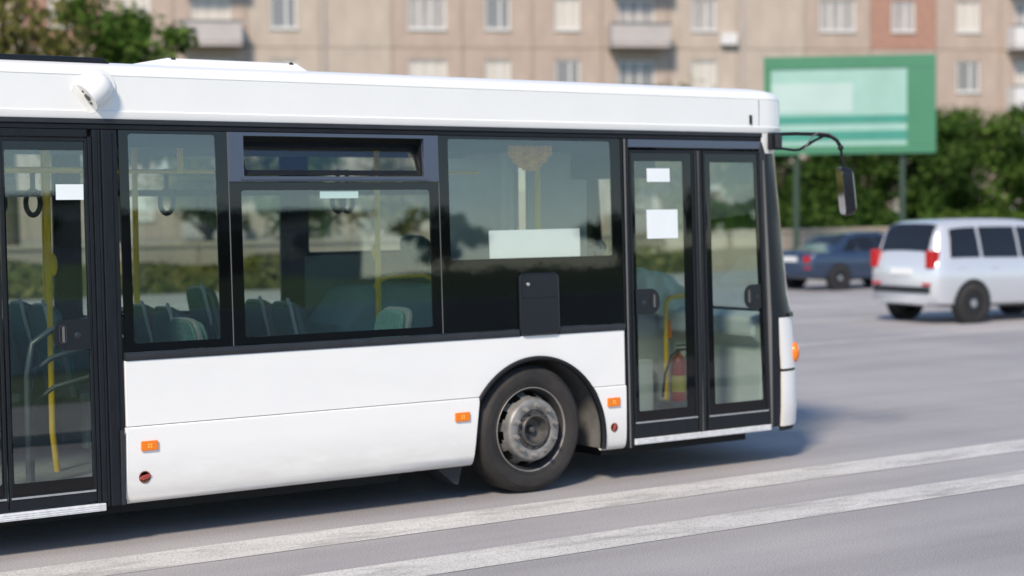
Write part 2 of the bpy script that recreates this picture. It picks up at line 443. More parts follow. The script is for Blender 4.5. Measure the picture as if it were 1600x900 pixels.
# --- lower body
WX, WZ = 7.875, 0.478
AX, AZ, AR = 7.913, 0.376, 0.65
a1 = math.asin((0.757-AZ)/AR)
arc = [(AX+AR*math.cos(t), AZ+AR*math.sin(t)) for t in [math.pi-a1-(math.pi-2*a1)*i/28 for i in range(29)]]
m = MB(); side_prism(m, [(4.645, 0.757)]+arc+[(8.760, 0.757), (8.760, 1.180), (4.645, 1.180)], 0.0, 0.03)
m.build('side_panel', 'bus_white', bus, bevel=0.004)
prof = [(0.03, 0.7535), (-0.002, 0.7535), (-0.010, 0.746), (-0.0125, 0.70), (-0.0125, 0.42), (-0.009, 0.34), (0.000, 0.295), (0.014, 0.270), (0.034, 0.259), (0.06, 0.257)]
def skirt(xa, xb, name='skirt_panel'):
    # xa, xb: functions of z giving the left and right edge
    us = [0, 0.002, 0.3, 0.7, 0.998, 1]
    def fo(u, v):
        d, z = prof[v]; x = xa(z)+(xb(z)-xa(z))*u
        e = 0.004 if u in (0, 1) else 0
        return (x, d+e, z)
    def fi(u, v):
        d, z = prof[v]; x = xa(z)+(xb(z)-xa(z))*u
        return (x, max(d, 0)+0.03, min(max(z, 0.27), 0.74))
    m = MB(); m.shell(fo, fi, us, list(range(len(prof))))
    return m.build(name, 'bus_white', bus, smooth=35)
skirt(lambda z: 4.628+0.008*(z-.26)/.5, lambda z: 7.325+0.062*(z-0.25)/0.5)
def arcx(z): return AX+math.sqrt(max(AR**2-(z-AZ)**2, 0))+0.004
skirt(lambda z: min(arcx(z), 8.56), lambda z: 8.760)
# wheel arch trim, liner and seam backing
m = MB()
n = 34; t0, t1 = R(-9), math.pi-a1+R(2)
def archo(r, d): return [(AX+r*math.cos(t0+(t1-t0)*i/n), d, AZ+r*math.sin(t0+(t1-t0)*i/n)) for i in range(n+1)]
us = list(range(n+1))
def av(r): return lambda i, j: (AX+r[j][0]*math.cos(t0+(t1-t0)*i/n), r[j][1], AZ+r[j][0]*math.sin(t0+(t1-t0)*i/n))
m.shell(av([(0.652, -0.004), (0.645, -0.018), (0.628, -0.016), (0.618, 0.0)]), av([(0.652, 0.03), (0.65, 0.03), (0.63, 0.03), (0.62, 0.03)]), us, [0, 1, 2, 3])
m.build('wheel_arch_trim', 'rubber_trim', bus, smooth=35)
m = MB(); m.shell(av([(0.66, 0.032), (0.655, 0.75)]), av([(0.675, 0.032), (0.67, 0.75)]), us, [0, 1])
m.build('wheel_arch_liner', 'liner', bus, smooth=35)
MB().box(7.2, 8.6, 0.74, 0.78, 0.28, 1.06).build('wheel_arch_back', 'dark_inside', bus)
MB().box(7.2, 7.215, 0.05, 0.74, 0.28, 1.06).build('wheel_arch_back', 'dark_inside', bus)
m = MB(); side_box(m, 4.63, 7.40, 0.735, 0.77, 0.032, 0.04); m.build('seam_backing', 'dark_inside', bus)
m = MB(); side_box(m, 8.44, 8.765, 0.735, 0.77, 0.032, 0.04); m.build('seam_backing', 'dark_inside', bus)
# mud flap behind the front wheel
m = MB(); m.prism([(7.06, .10, .262), (7.30, .10, .262), (7.262, .10, .115), (7.235, .10, .118), (7.13, .10, .20)], [(7.06, .42, .262), (7.30, .42, .262), (7.262, .42, .115), (7.235, .42, .118), (7.13, .42, .20)])
m.build('mud_flap', 'grey_trim', bus, bevel=0.004)
# --- belt strip, upper strips
m = MB(); m.shell(lambda u, v: (u, lean(1.2)+[0.0, -.010, -.014, -.008, 0.0][v], [1.182, 1.185, 1.205, 1.226, 1.232][v]), lambda u, v: (u, lean(1.2)+.02, [1.182, 1.19, 1.205, 1.22, 1.232][v]), [4.645, 6.0, 7.755], [0, 1, 2, 3, 4])
m.build('belt_strip', 'grey_trim', bus, smooth=30)
m = MB(); m.shell(lambda u, v: (u, lean(1.2)+[0.0, -.010, -.014, -.008, 0.0][v], [1.182, 1.185, 1.205, 1.226, 1.232][v]), lambda u, v: (u, lean(1.2)+.02, [1.182, 1.19, 1.205, 1.22, 1.232][v]), [8.126, 8.4, 8.765], [0, 1, 2, 3, 4])
m.build('belt_strip', 'grey_trim', bus, smooth=30)
m = MB(); side_box(m, XR+.3, 10.27, 2.692, 2.722, -0.006, 0.03); m.build('gutter_strip', 'grey_trim', bus, bevel=0.006)
m = MB(); side_box(m, XR+.3, 10.262, 2.658, 2.690, 0.004, 0.03); m.build('header_strip', 'rubber_trim', bus, bevel=0.003)

# --- side windows
def window(x0, x1, z0, z1, cx0, cx1, cz0, cz1, r=0.02):
    m = MB(); side_ring(m, rrect(x0, z0, x1, z1, 0.004), rrect(cx0, cz0, cx1, cz1, r), 0.0, 0.012)
    w = m.build('window', 'black_glass', bus, bevel=0.0015)
    m = MB(); side_prism(m, rrect(cx0-.004, cz0-.004, cx1+.004, cz1+.004, r), 0.0015, 0.0065)
    m.build('pane', 'side_glass', w)
    return w
w1 = window(4.648, 5.413, 1.236, 2.655, 4.713, 5.325, 1.289, 2.633)
w2 = window(5.420, 7.080, 1.236, 2.322, 5.508, 7.001, 1.289, 2.268)
w3 = window(7.087, 8.762, 1.236, 2.655, 7.17, 8.667, 1.759, 2.633)
for x in (5.4165, 7.0835):
    m = MB(); side_box(m, x-.003, x+.003, 1.236, 2.655, -0.001, 0.012); m.build('window_seal', 'gasket', bus)
# hopper window above window 2
m = MB(); side_ring(m, rrect(5.420, 2.326, 7.080, 2.655, 0.004), rrect(5.530, 2.362, 6.960, 2.631, 0.012), -0.008, 0.035)
hop = m.build('hopper_window', 'hopper_frame', bus, bevel=0.003)
def hp(x, t, o=0.0):       # the sash hangs inward at its top
    z = 2.368+0.215*t; return (x, lean(2.368)+0.022+0.085*t+o, z)
def hframe(m, x0, x1, t0, t1, o0, o1):
    return m.prism([hp(x0, t0, o0), hp(x1, t0, o0), hp(x1, t1, o0), hp(x0, t1, o0)], [hp(x0, t0, o1), hp(x1, t0, o1), hp(x1, t1, o1), hp(x0, t1, o1)])
m = MB(); hframe(m, 5.54, 6.95, 0.0, 0.17, 0, .014); hframe(m, 5.54, 6.95, 0.90, 1.06, 0, .014)
hframe(m, 5.54, 5.565, 0.17, 0.90, 0, .014); hframe(m, 6.925, 6.95, 0.17, 0.90, 0, .014)
m.build('sash', 'rubber_trim', hop)
m = MB(); hframe(m, 5.566, 6.924, 0.171, 0.899, .004, .009); m.build('pane', 'side_glass', hop)
for x in (5.532, 6.952):
    m = MB(); m.prism([hp(x, 0), hp(x, 1), (x, lean(2.6)+.03, 2.60)], [hp(x+.006, 0), hp(x+.006, 1), (x+.006, lean(2.6)+.03, 2.60)]); m.build('gusset', 'rubber_trim', hop)
m = MB(); side_box(m, 5.505, 6.99, 2.338, 2.352, -0.016, -0.009); m.build('drip_lip', 'hopper_frame', hop, bevel=0.002)
# notices on window glass, destination sheet, key box
def notice(x0, x1, z0, z1, par, d=-0.002):
    m = MB(); side_prism(m, [(x0, z0), (x1, z0), (x1, z1), (x0, z1)], d, d+.001)
    return m.build('notice', 'paper', par)
notice(6.111, 6.416, 2.211, 2.259, w2, 0.0090)
m = MB(); side_prism(m, [(7.520, 1.762), (8.357, 1.760), (8.357, 1.971), (7.516, 1.967)], 0.010, 0.014); m.build('notice', 'sheet', w3)
m = MB(); side_prism(m, rrect(7.757, 1.184, 8.124, 1.648, 0.045), -0.026, 0.004); kb = m.build('service_box', 'box_black', bus, bevel=0.012)
m = MB(); side_prism(m, rrect(7.775, 1.462, 8.103, 1.632, 0.02), -0.031, -0.026); m.build('flap', 'box_black', kb, bevel=0.004)
m = MB(); m.lathe_y([(0.0, -.010), (.011, -.010), (.014, -.005), (.014, 0.004)], (7.827, lean(1.56)-.031, 1.565), 20); m.build('lock', 'silver', kb, smooth=True)

# --- posts and doors
m = MB()
for x0, x1, d in ((4.505, 4.528, -.004), (4.528, 4.600, -.012), (4.600, 4.640, 0.0)): side_box(m, x0, x1-.002, 0.262, 2.655, d, 0.05)
m.build('door_post', 'post_plastic', bus, bevel=0.006)
m = MB(); side_box(m, 4.592, 4.622, 0.262, 0.742, -0.022, -0.0125); m.build('post_guard', 'grey_trim', bus, bevel=0.006)
m = MB()
for x0, x1, d in ((8.770, 8.800, -.002), (8.800, 8.842, -.010)): side_box(m, x0, x1-.002, 0.262, 2.655, d, 0.05)
m.build('door_post', 'post_plastic', bus, bevel=0.006)
m = MB(); side_box(m, 8.790, 8.806, 0.262, 2.655, -.017, -.0105); m.build('post_bead', 'gasket', bus, bevel=0.004)
m = MB()
side_box(m, 4.440, 4.468, 0.29, 2.61, 0.0, 0.05); side_box(m, 4.470, 4.503, 0.29, 2.655, -.008, 0.05); side_box(m, 3.20, 4.438, 2.606, 2.655, 0.0, 0.05)
m.build('door_frame', 'post_plastic', bus, bevel=0.005)

def quadp(q):      # q = (x_left_bottom, x_right_bottom, x_left_top, x_right_top, z0, z1)
    a, b, c, d, z0, z1 = q
    return lambda s, t: ((a+(b-a)*s)*(1-t)+(c+(d-c)*s)*t, z0+(z1-z0)*t)
def rq(q, r, n=5):
    a, b, c, d, z0, z1 = q; f = quadp(q); w = max(b-a, d-c); h = z1-z0
    return [f(x/w, z/h) for x, z in rrect(0, 0, w, h, r, n)]
def door_leaf(q, g, kick):
    # q: leaf quad, g: clear glass quad, kick: z of the kick panel's top edge
    zb, zt = q[4], q[5]; f = quadp(q)
    tk = (kick-zb)/(zt-zb)
    xl, xr = f(0, tk)[0], f(1, tk)[0]
    up = (xl, xr, q[2], q[3], kick, zt)
    inn = (xl+.022, xr-.022, q[2]+.022, q[3]-.022, kick+.012, zt-.022)
    m = MB(); side_ring(m, rq(up, .004), rq(inn, .006), -0.004, 0.03)
    m2 = [f(0, 0), f(1, 0), (xr, kick-.001), (xl, kick-.001)]
    side_prism(m, m2, -0.002, 0.03)
    leaf = m.build('door_leaf', 'post_plastic', bus, bevel=0.005)
    m = MB(); side_ring(m, rq((inn[0]+.001, inn[1]-.001, inn[2]+.001, inn[3]-.001, inn[4]+.001, inn[5]-.001), .004), rq(g, .012), 0.004, 0.016); m.build('glazing_border', 'black_glass', leaf)
    gg = (g[0]-.004, g[1]+.004, g[2]-.004, g[3]+.004, g[4]-.004, g[5]+.004)
    m = MB(); side_prism(m, rq(gg, .012), 0.0055, 0.0105); m.build('pane', 'side_glass', leaf)
    m = MB(); side_prism(m, [(xl+.01, kick-.008), (xr-.01, kick-.008), (xr-.01, kick+.004), (xl+.01, kick+.004)], -0.008, -0.0045); m.build('kick_strip', 'silver', leaf)
    return leaf
def door_handle(leaf, x0, x1, z0, z1, round_left, slot_x, lock_x):
    r = (z1-z0)*0.42
    pts = rrect(x0, z0, x1, z1, r, 8)
    xm = (x0+x1)/2
    pts = [((x if (x < xm) == round_left else (x1 if round_left else x0)), z) for x, z in pts]
    q = []
    for p in pts:
        if not q or (abs(p[0]-q[-1][0])+abs(p[1]-q[-1][1])) > 1e-4: q.append(p)
    m = MB(); side_prism(m, q, -0.003, 0.005); m.build('handle_plate', 'box_black', leaf, bevel=0.002)
    zc = (z0+z1)/2+.005
    po = rrect(slot_x-.027, zc-.062, slot_x+.027, zc+.062, .026, 6); pi_ = rrect(slot_x-.017, zc-.052, slot_x+.017, zc+.052, .016, 6)
    m = MB(); side_ring(m, po, pi_, -0.010, -0.003); m.build('handle_rim', 'grey_trim', leaf, bevel=0.002)
    m = MB(); side_prism(m, rrect(slot_x-.004, zc-.05, slot_x+.012, zc+.05, .004), -0.006, -0.0032); m.build('handle_grip', 'gasket', leaf)
    m = MB(); m.lathe_y([(0, -.004), (.018, -.004), (.022, -.001), (.022, .004)], (lock_x, lean(zc)-.004, zc-.012), 20); m.build('door_lock', 'grey_trim', leaf, smooth=True)
l1 = door_leaf((3.868, 4.436, 3.868, 4.436, 0.302, 2.60), (3.90, 4.421, 3.90, 4.421, 0.462, 2.522), 0.375)
door_handle(l1, 4.176, 4.418, 1.270, 1.464, True, 4.235, 4.335)
notice(4.223, 4.404, 2.212, 2.309, l1, 0.003)
l0 = door_leaf((3.290, 3.858, 3.290, 3.858, 0.302, 2.60), (3.305, 3.826, 3.305, 3.826, 0.462, 2.522), 0.375)
door_handle(l0, 3.306, 3.55, 1.270, 1.464, False, 3.49, 3.39)
l2 = door_leaf((8.850, 9.510, 8.850, 9.515, 0.330, 2.572), (8.905, 9.405, 8.905, 9.405, 0.537, 2.486), 0.452)
door_handle(l2, 8.885, 9.123, 1.290, 1.490, False, 9.065, 8.965)
notice(9.030, 9.265, 2.324, 2.429, l2, 0.003)
notice(9.018, 9.336, 1.880, 2.106, l2, 0.003)
l3 = door_leaf((9.615, 10.290, 9.612, 10.228, 0.330, 2.572), (9.697, 10.232, 9.690, 10.172, 0.537, 2.480), 0.447)
door_handle(l3, 10.030, 10.212, 1.288, 1.486, True, 10.075, 10.165)
for xs, n_ in (((9.520, 9.558), 'door_seal'), ((9.566, 9.606), 'door_seal')):
    m = MB(); m.shell(lambda u, v: (xs[0]+(xs[1]-xs[0])*v/4, lean(u)+[0.012, -.004, -.009, -.004, .012][v], u), lambda u, v: (xs[0]+(xs[1]-xs[0])*v/4, lean(u)+.03, u), [0.33, 0.9, 2.572], [0, 1, 2, 3, 4])
    m.build(n_, 'post_plastic', bus, smooth=60)
m = MB(); side_box(m, 9.5595, 9.5645, .33, 2.57, -.004, .02); m.build('seal_bead', 'gasket', bus)
# header over the front door, with the dark slot under it
m = MB(); side_box(m, 8.844, 10.255, 2.592, 2.655, 0.0, 0.04); m.build('door_header', 'hopper_frame', bus, bevel=0.003)
# raked post in front of the door and the dark lower filler
m = MB(); side_prism(m, [(10.297, 0.31), (10.330, 0.31), (10.330, 1.20), (10.292, 2.565), (10.256, 2.655), (10.232, 2.572)], -0.010, 0.05); m.build('door_post', 'grey_trim', bus, bevel=0.006)
m = MB(); side_prism(m, [(10.302, 0.31), (10.314, 0.31), (10.314, 1.2), (10.27, 2.5), (10.256, 2.5)], -0.015, -0.0105); m.build('post_bead', 'gasket', bus, bevel=0.003)
m = MB(); side_box(m, 10.332, 10.416, 0.30, 1.21, 0.004, 0.05); m.build('corner_filler', 'post_plastic', bus, bevel=0.006)
# sills
for x0, x1, z0, z1 in ((3.22, 4.490, 0.238, 0.286), (8.850, 10.30, 0.280, 0.326)):
    m = MB(); side_box(m, x0, x1, z0, z1, -0.014, 0.12)
    s_ = m.build('door_sill', 'sill_alu', bus, bevel=0.003)
    for k in range(3):
        zz = z0+.010+k*.013; m = MB(); side_box(m, x0+.01, x1-.01, zz, zz+.005, -0.017, -0.0142); m.build('sill_rib', 'sill_alu', s_)

# --- front cap
def front(z, q, xf, inset=0.0, r=0.35, y0=None):
    ya = (lean(z) if y0 is None else y0)+inset; yb = YW-ya; x = xf-inset; r = max(r-inset, 0.02)
    if q <= 90: t = R(q); return (x-r+r*math.sin(t), ya+r-r*math.cos(t), z)
    if q <= 180: return (x+0.05*math.sin(math.pi*(q-90)/90), ya+r+(yb-ya-2*r)*(q-90)/90, z)
    t = R(q-180); return (x-r+r*math.cos(t), yb-r+r*math.sin(t), z)
def lerp_tab(tab, z):
    for (za, a), (zb, b) in zip(tab, tab[1:]):
        if z <= zb: return a+(b-a)*(z-za)/(zb-za)
    return tab[-1][1]
XFT = [(0.2, 10.765), (0.4, 10.80), (0.76, 10.80), (1.2, 10.765), (1.4, 10.71), (2.56, 10.60), (2.75, 10.66)]
def fsh(name, zs, qs, material, out=0.0, th=0.03, smooth=40, x_start=None, parent=None):
    def g(ins):
        def h(q, z):
            p = front(z, max(q, 0), lerp_tab(XFT, z), ins)
            if q < 0: p = (x_start, p[1], z)
            return p
        return h
    m = MB(); m.shell(g(-out), g(th), qs, zs); return m.build(name, material, bus if parent is None else parent, smooth=smooth)
QS = [0, 6, 12, 20, 28, 36, 44, 52, 60, 70, 80, 90, 105, 120, 135, 150, 165, 180, 190, 200, 210, 220, 230, 240, 250, 260, 270]
fsh('front_panel', [0.775, 0.80, 0.9, 1.0, 1.1, 1.19, 1.20], QS, 'bus_white')
bmp = fsh('bumper', [0.30, 0.33, 0.45, 0.6, 0.72, 0.752], QS, 'bus_white', out=0.006)
fsh('bumper_lip', [0.262, 0.298], QS, 'dark_inside', out=-0.01)
fsh('front_seam', [0.754, 0.773], QS, 'dark_inside', out=-0.012)
zp = [1.205, 1.4, 1.8, 2.2, 2.555]
fsh('windscreen_pillar', zp, [-1]+[q for q in QS if q <= 28]+[32], 'post_plastic', x_start=10.32)
fsh('windscreen_pillar', zp, [238, 245, 250, 260, 270], 'post_plastic')
fsh('windscreen', zp, [32.3, 36, 44, 52, 60, 70, 80, 90, 105, 120, 135, 150, 165, 180, 190, 200, 210, 220, 230, 237.5], 'wind_glass', out=0.004, th=0.004)
fsh('wiper_panel', [1.202, 1.235], [q for q in QS if q >= 20], 'rubber_trim', out=0.012)
fsh('roof_corner', [2.558, 2.62, 2.68, 2.722], [-1]+[q for q in QS if q <= 90], 'roof_white', x_start=10.268)
fsh('destination_header', [2.558, 2.722], [92, 105, 120, 135, 150, 165, 180, 200, 220, 240, 270], 'black_glass')
m = MB(); p = Vector(front(0.90, 37, lerp_tab(XFT, 0.9))); m.ellipsoid(p, (0.070, 0.042, 0.086), 18, 12, Matrix.Rotation(R(40), 3, 'Z'))
m.build('turn_signal', 'lamp_orange', bus, smooth=True)
for ysg, q0, q1 in ((0, 62, 90), (1, 180, 208)):
    fsh('headlight', [0.50, 0.54, 0.64, 0.68], [q0, (q0+q1)/2, q1], 'car_lamp_clear', out=0.012)
for zz in (.34, .46, .58):
    m = MB(); m.box(10.398, 10.425, .02, .05, zz, zz+.02); m.build('bumper_bracket', 'rubber_trim', bus)

# --- roof: closed loops in plan
def loop(z, ins, n=7):
    y0 = 0.058+ins; y1 = YW-0.058-ins; x0 = XR+ins; x1 = 10.675-ins*1.15; r = max(0.35-ins*0.8, 0.05); P = []
    for cx, cy, a0 in ((x1-r, y0+r, -90), (x1-r, y1-r, 0), (x0+r, y1-r, 90), (x0+r, y0+r, 180)):
        for k in range(n+1):
            a = R(a0+90*k/n); P.append((cx+r*math.cos(a), cy+r*math.sin(a), z))
    return P
rp = [(0.02, 2.724), (0.0, 2.724), (-.005, 2.735), (-.007, 2.770), (-.001, 2.779), (0.0, 2.80), (0.002, 2.992), (0.010, 2.994), (0.010, 2.999), (0.005, 3.001), (0.012, 3.022), (0.03, 3.045), (0.06, 3.064), (0.11, 3.080), (0.2, 3.095), (0.45, 3.112), (0.9, 3.125), (1.15, 3.128)]
m = MB(); nl = None
for ins, z in rp:
    L = loop(z, ins); nl = len(L); m.v += L
for i in range(len(rp)-1):
    for k in range(nl): m.f.append((i*nl+k, i*nl+(k+1) % nl, (i+1)*nl+(k+1) % nl, (i+1)*nl+k))
m.f.append(tuple((len(rp)-1)*nl+k for k in range(nl))); m.f.append(tuple(range(nl-1, -1, -1)))
m.build('roof', 'roof_white', bus, smooth=28)
m = MB(); m.box(10.235, 10.239, 0.0565, 0.0600, 2.78, 2.992); m.build('roof_seam', 'gasket', bus)
# roof fairing with its fixings, dark roof unit further back
def taper(m, xs, ys, zs, base):
    (x0, x1, x2, x3), (y0, y1, y2, y3), (z0, z1) = xs, ys, zs
    return m.add([(x0, y0, z0), (x3, y0, z0), (x3, y3, z0), (x0, y3, z0), (x1, y1, z1), (x2, y1, z1), (x2, y2, z1), (x1, y2, z1)], [(0,3,2,1),(4,5,6,7),(0,1,5,4),(1,2,6,5),(2,3,7,6),(3,0,4,7)])
m = MB(); taper(m, (5.03, 5.15, 6.12, 6.24), (0.28, 0.36, 2.2, 2.28), (3.06, 3.155), 0)
ft = m.build('roof_fairing', 'roof_white', bus, bevel=0.02)
for x in (5.18, 6.07):
    m = MB(); m.lathe_y([(0, -.004), (.017, -.003), (.017, .01)], (x, .353, 3.142), 14); m.build('fixing', 'rim_dark', ft, smooth=True)
m = MB(); taper(m, (1.5, 1.6, 4.62, 4.70), (0.18, 0.2, 2.3, 2.34), (3.05, 3.122), 0); m.build('roof_hatch_rail', 'post_plastic', bus, bevel=0.01)

# --- security camera pod on the cove
def podpt(a, b, h):     # a along the axis (towards upper right), b across (towards lower right), h out of the wall
    ca = R(38); cx, cz = 4.485, 2.895
    x = cx+a*math.cos(ca)+b*math.sin(ca); z = cz+a*math.sin(ca)-b*math.cos(ca)
    return (x, 0.060-h, z)
def podoutline(k):
    pts = []
    for i in range(19):
        t = -math.pi/2+math.pi*i/18
        pts.append((0.035+k*0.125*math.cos(t), k*0.125*math.sin(t)))
    pts += [(-0.07-k*.02, k*0.112), (-0.09-k*.02, k*0.095), (-0.09-k*.02, -k*0.095), (-0.07-k*.02, -k*0.112)]
    return pts
m = MB(); m.prism([podpt(a, b, 0.010) for a, b in podoutline(1.0)], [podpt(a, b, -0.012) for a, b in podoutline(1.0)])
pod = m.build('camera_pod', 'roof_white', bus, bevel=0.004)
m = MB(); na, nb = 12, 16; vs = []
for i in range(na+1):
    s = i/na; a = -0.065+0.195*s; k = math.sqrt(max(1-s**3.2, 0.0)); 
    for j in range(nb+1):
        t = math.pi*j/nb
        vs.append(podpt(a-0.05*math.sin(t)*(1-s)*0.0, 0.097*k**0.8*math.cos(t), 0.009+0.105*k**0.9*math.sin(t)**0.8))
fs = [(i*(nb+1)+j, i*(nb+1)+j+1, (i+1)*(nb+1)+j+1, (i+1)*(nb+1)+j) for i in range(na) for j in range(nb)]
fs.append(tuple(range(nb+1)))
m.add(vs, fs); m.build('hood', 'roof_white', pod, smooth=50)
def podlens(b, h, r, mm, nm, out):
    c = Vector(podpt(-0.066, b, h)); ax = (Vector(podpt(-1, b, h))-Vector(podpt(0, b, h))).normalized()
    m = MB(); m.tube([c-ax*.005, c+ax*out], r, 18); m.build(nm, mm, pod, smooth=50)
podlens(0.0, .045, .026, 'gasket', 'lens_ring', .006); podlens(0.0, .045, .018, 'lens', 'lens', .009)
podlens(-.045, .035, .008, 'lens', 'lens', .004); podlens(.047, .03, .010, 'lens', 'lens', .004)
m = MB(); m.box(10.130, 10.153, .046, .062, 2.792, 2.868); m.build('side_vent', 'grey_trim', bus, bevel=0.003)

# --- lamps and reflectors on the skirt
def marker(x0, x1, z0, z1):
    m = MB(); side_prism(m, rrect(x0, z0, x1, z1, .008), -0.028, -0.012); o = m.build('side_marker_lamp', 'lamp_orange', bus, bevel=0.004)
    xc, zc = (x0+x1)/2, (z0+z1)/2
    for dx in (-.009, .009):
        for dz in (-.008, .008):
            m = MB(); side_box(m, xc+dx-.005, xc+dx+.005, zc+dz-.005, zc+dz+.005, -0.0295, -0.0279); m.build('lamp_facet', 'lamp_spot', o)
marker(4.731, 4.847, .597, .660); marker(7.160, 7.286, .594, .659); marker(8.567, 8.687, .599, .667)
def jackcap(x, z, r, turn):
    m = MB(); m.lathe_y([(0, .0), (r*.8, .0), (r*.86, -.004), (r, -.004), (r, .006)], (x, -.0125, z), 28); o = m.build('towing_eye_cap', 'rust_ring', bus, smooth=40)
    m = MB(); t = R(turn); c, s = math.cos(t), math.sin(t)
    pts = [(x+a*c-b*s, z+a*s+b*c) for a, b in ((-r*1.0, 0), (-r*.5, r*.38), (r*.5, r*.38), (r*1.15, 0), (r*.5, -r*.38), (-r*.5, -r*.38))]
    side_prism(m, pts, -.024, -.0126); m.build('cap_bar', 'reflector_red', o, bevel=0.003)
jackcap(4.755, .427, .040, 12); jackcap(8.635, .436, .034, 70)

# --- wheels
def wheel(cx, near=True):
    yb = 0.03
    tp = [(.316, .012), (.322, -.002), (.335, -.010), (.338, -.006), (.36, -.016), (.40, -.022), (.425, -.018), (.428, -.012), (.445, -.004), (.455, .012), (.468, .022), (.4765, .045), (.478, .07), (.478, .20), (.470, .235), (.44, .26), (.38, .27), (.316, .25)]
    c = (cx, yb, WZ)
    m = MB(); m.lathe_y(tp, c, 96, closed=True)
    for i, v in enumerate(m.v):
        if v[2] < 0.004: m.v[i] = (v[0], v[1], 0.004)
    w = m.build('wheel', 'tyre', bus, smooth=35)
    m = MB(); m.lathe_y([(.317, .02), (.3175, .0), (.3145, -.004), (.3105, -.002), (.308, .012)], c, 96); m.build('rim_lip', 'lip_metal', w, smooth=40)
    m = MB(); m.lathe_y([(.308, .012), (.298, .03), (.285, .06), (.282, .16), (.27, .2), (.0, .2)], c, 64); m.build('rim_barrel', 'rim_dark', w, smooth=40)
    N = 120
    dp = [(.283, .135), (.279, .105), (.272, .085), (.262, .062), (.250, .040), (.243, .020), (.238, .002), (.234, -.022), (.226, -.038), (.213, -.044), (.158, -.046), (.151, -.040), (.151, -.030)]
    def hole(i, k): return (1 <= i <= 4) and ((k % 12) < (7 if i in (2, 3) else 5)) 
    m = MB(); m.lathe_y(dp, c, N, skip=hole); m.build('rim_disc', 'rim_steel', w, smooth=45, fix=True)
    hp_ = [(.151, -.034), (.123, -.034), (.120, -.054), (.112, -.060), (.103, -.058), (.096, -.02), (.078, .012), (.034, .020), (.030, -.006), (.018, -.018), (.0, -.018)]
    m = MB(); m.lathe_y(hp_, c, 48); m.build('hub', 'hub_dark', w, smooth=45)
    for k in range(10):
        a = 2*math.pi*(k+.35)/10
        cc = (cx+.183*math.cos(a), yb-.046, WZ+.183*math.sin(a))
        m = MB(); m.lathe_y([(.025, .002), (.025, -.006), (.019, -.008), (.0175, -.028), (.010, -.030), (.010, -.040), (0, -.041)], cc, 12); m.build('wheel_nut', 'rim_steel', w, smooth=40)
    for k in range(8):
        a = 2*math.pi*(k+.1)/8
        cc = (cx+.137*math.cos(a), yb-.036, WZ+.137*math.sin(a))
        m = MB(); m.lathe_y([(.012, .002), (.012, -.009), (0, -.010)], cc, 8); m.build('hub_bolt', 'hub_dark', w, smooth=40)
    return w
wheel(WX)
# the other wheels, of which hardly more than the tread can be seen below the floor
def plain_wheel(cx, cy):
    m = MB(); m.lathe_y([(.1, .0), (.30, .02), (.42, .0), (.465, .02), (.478, .06), (.478, .22), (.46, .27), (.3, .27), (.1, .25)], (cx, cy, WZ), 48, closed=True); return m.build('wheel', 'tyre', bus, smooth=35)
plain_wheel(WX, 2.24); plain_wheel(1.6, 0.05); plain_wheel(1.6, 2.2)

# --- rear part of the near side, beyond the left edge
m = MB(); side_box(m, XR, 3.19, 0.757, 1.18, 0.0, 0.03); m.build('side_panel', 'bus_white', bus, bevel=0.004)
skirt(lambda z: XR+.02, lambda z: 0.98); skirt(lambda z: 2.2, lambda z: 3.18)
m = MB(); side_box(m, XR, 3.19, 1.182, 1.234, -.01, .02); m.build('belt_strip', 'grey_trim', bus, bevel=.005)
window(1.5, 3.19, 1.236, 2.655, 1.58, 3.10, 1.289, 2.633); window(-1.4, 1.49, 1.236, 2.655, -1.3, 1.40, 1.289, 2.633)
m = MB(); side_box(m, 3.20, 3.285, .262, 2.60, -.004, .05); m.build('door_post', 'post_plastic', bus, bevel=.006)
MB().box(XR, XR+.04, .06, 2.49, .3, 2.72).build('rear_panel', 'bus_white', bus, bevel=.004)

# --- underbody, floor, ceiling, far side
MB().box(XR+.05, 7.10, .08, 2.47, .275, .335).build('floor', 'floor_inside', bus)
MB().box(7.10, 8.62, .80, 1.75, .275, .335).build('floor', 'floor_inside', bus)
MB().box(8.62, 10.35, .08, 2.47, .275, .335).build('floor', 'floor_inside', bus)
MB().box(XR+.05, 10.25, .10, 2.45, 2.664, 2.70).build('ceiling', 'ceiling_inside', bus)
m = MB(); m.prism([(XR+.1, .09, 2.66), (XR+.1, .09, 2.645), (XR+.1, .5, 2.56), (XR+.1, .52, 2.66)], [(10.2, .09, 2.66), (10.2, .09, 2.645), (10.2, .5, 2.56), (10.2, .52, 2.66)]); m.build('air_duct', 'dark_inside', bus)
m = MB(); m.prism([(XR+.1, 2.44, 2.66), (XR+.1, 2.44, 2.60), (XR+.1, 2.1, 2.56), (XR+.1, 2.08, 2.66)], [(10.2, 2.44, 2.66), (10.2, 2.44, 2.60), (10.2, 2.1, 2.56), (10.2, 2.08, 2.66)]); m.build('air_duct', 'ceiling_inside', bus)
FY = 2.46
MB().box(XR+.05, 10.4, FY+.035, FY+.06, .27, 1.20).build('side_panel', 'bus_white', bus)
MB().box(XR+.05, 7.2, FY, FY+.03, .336, 1.30).build('inner_wall', 'wall_inside', bus)
MB().box(7.2, 10.4, FY, FY+.03, .336, 1.299).build('inner_wall', 'wall_inside', bus)
MB().box(7.322, 10.4, FY, FY+.03, 1.301, 1.745).build('inner_wall', 'wall_inside', bus)
MB().box(XR+.05, 10.25, FY, FY+.03, 2.605, 2.72).build('inner_wall', 'rubber_trim', bus)
fx = [XR+.05, -.1, 1.7, 3.45, 5.20, 7.16, 8.95, 10.2]
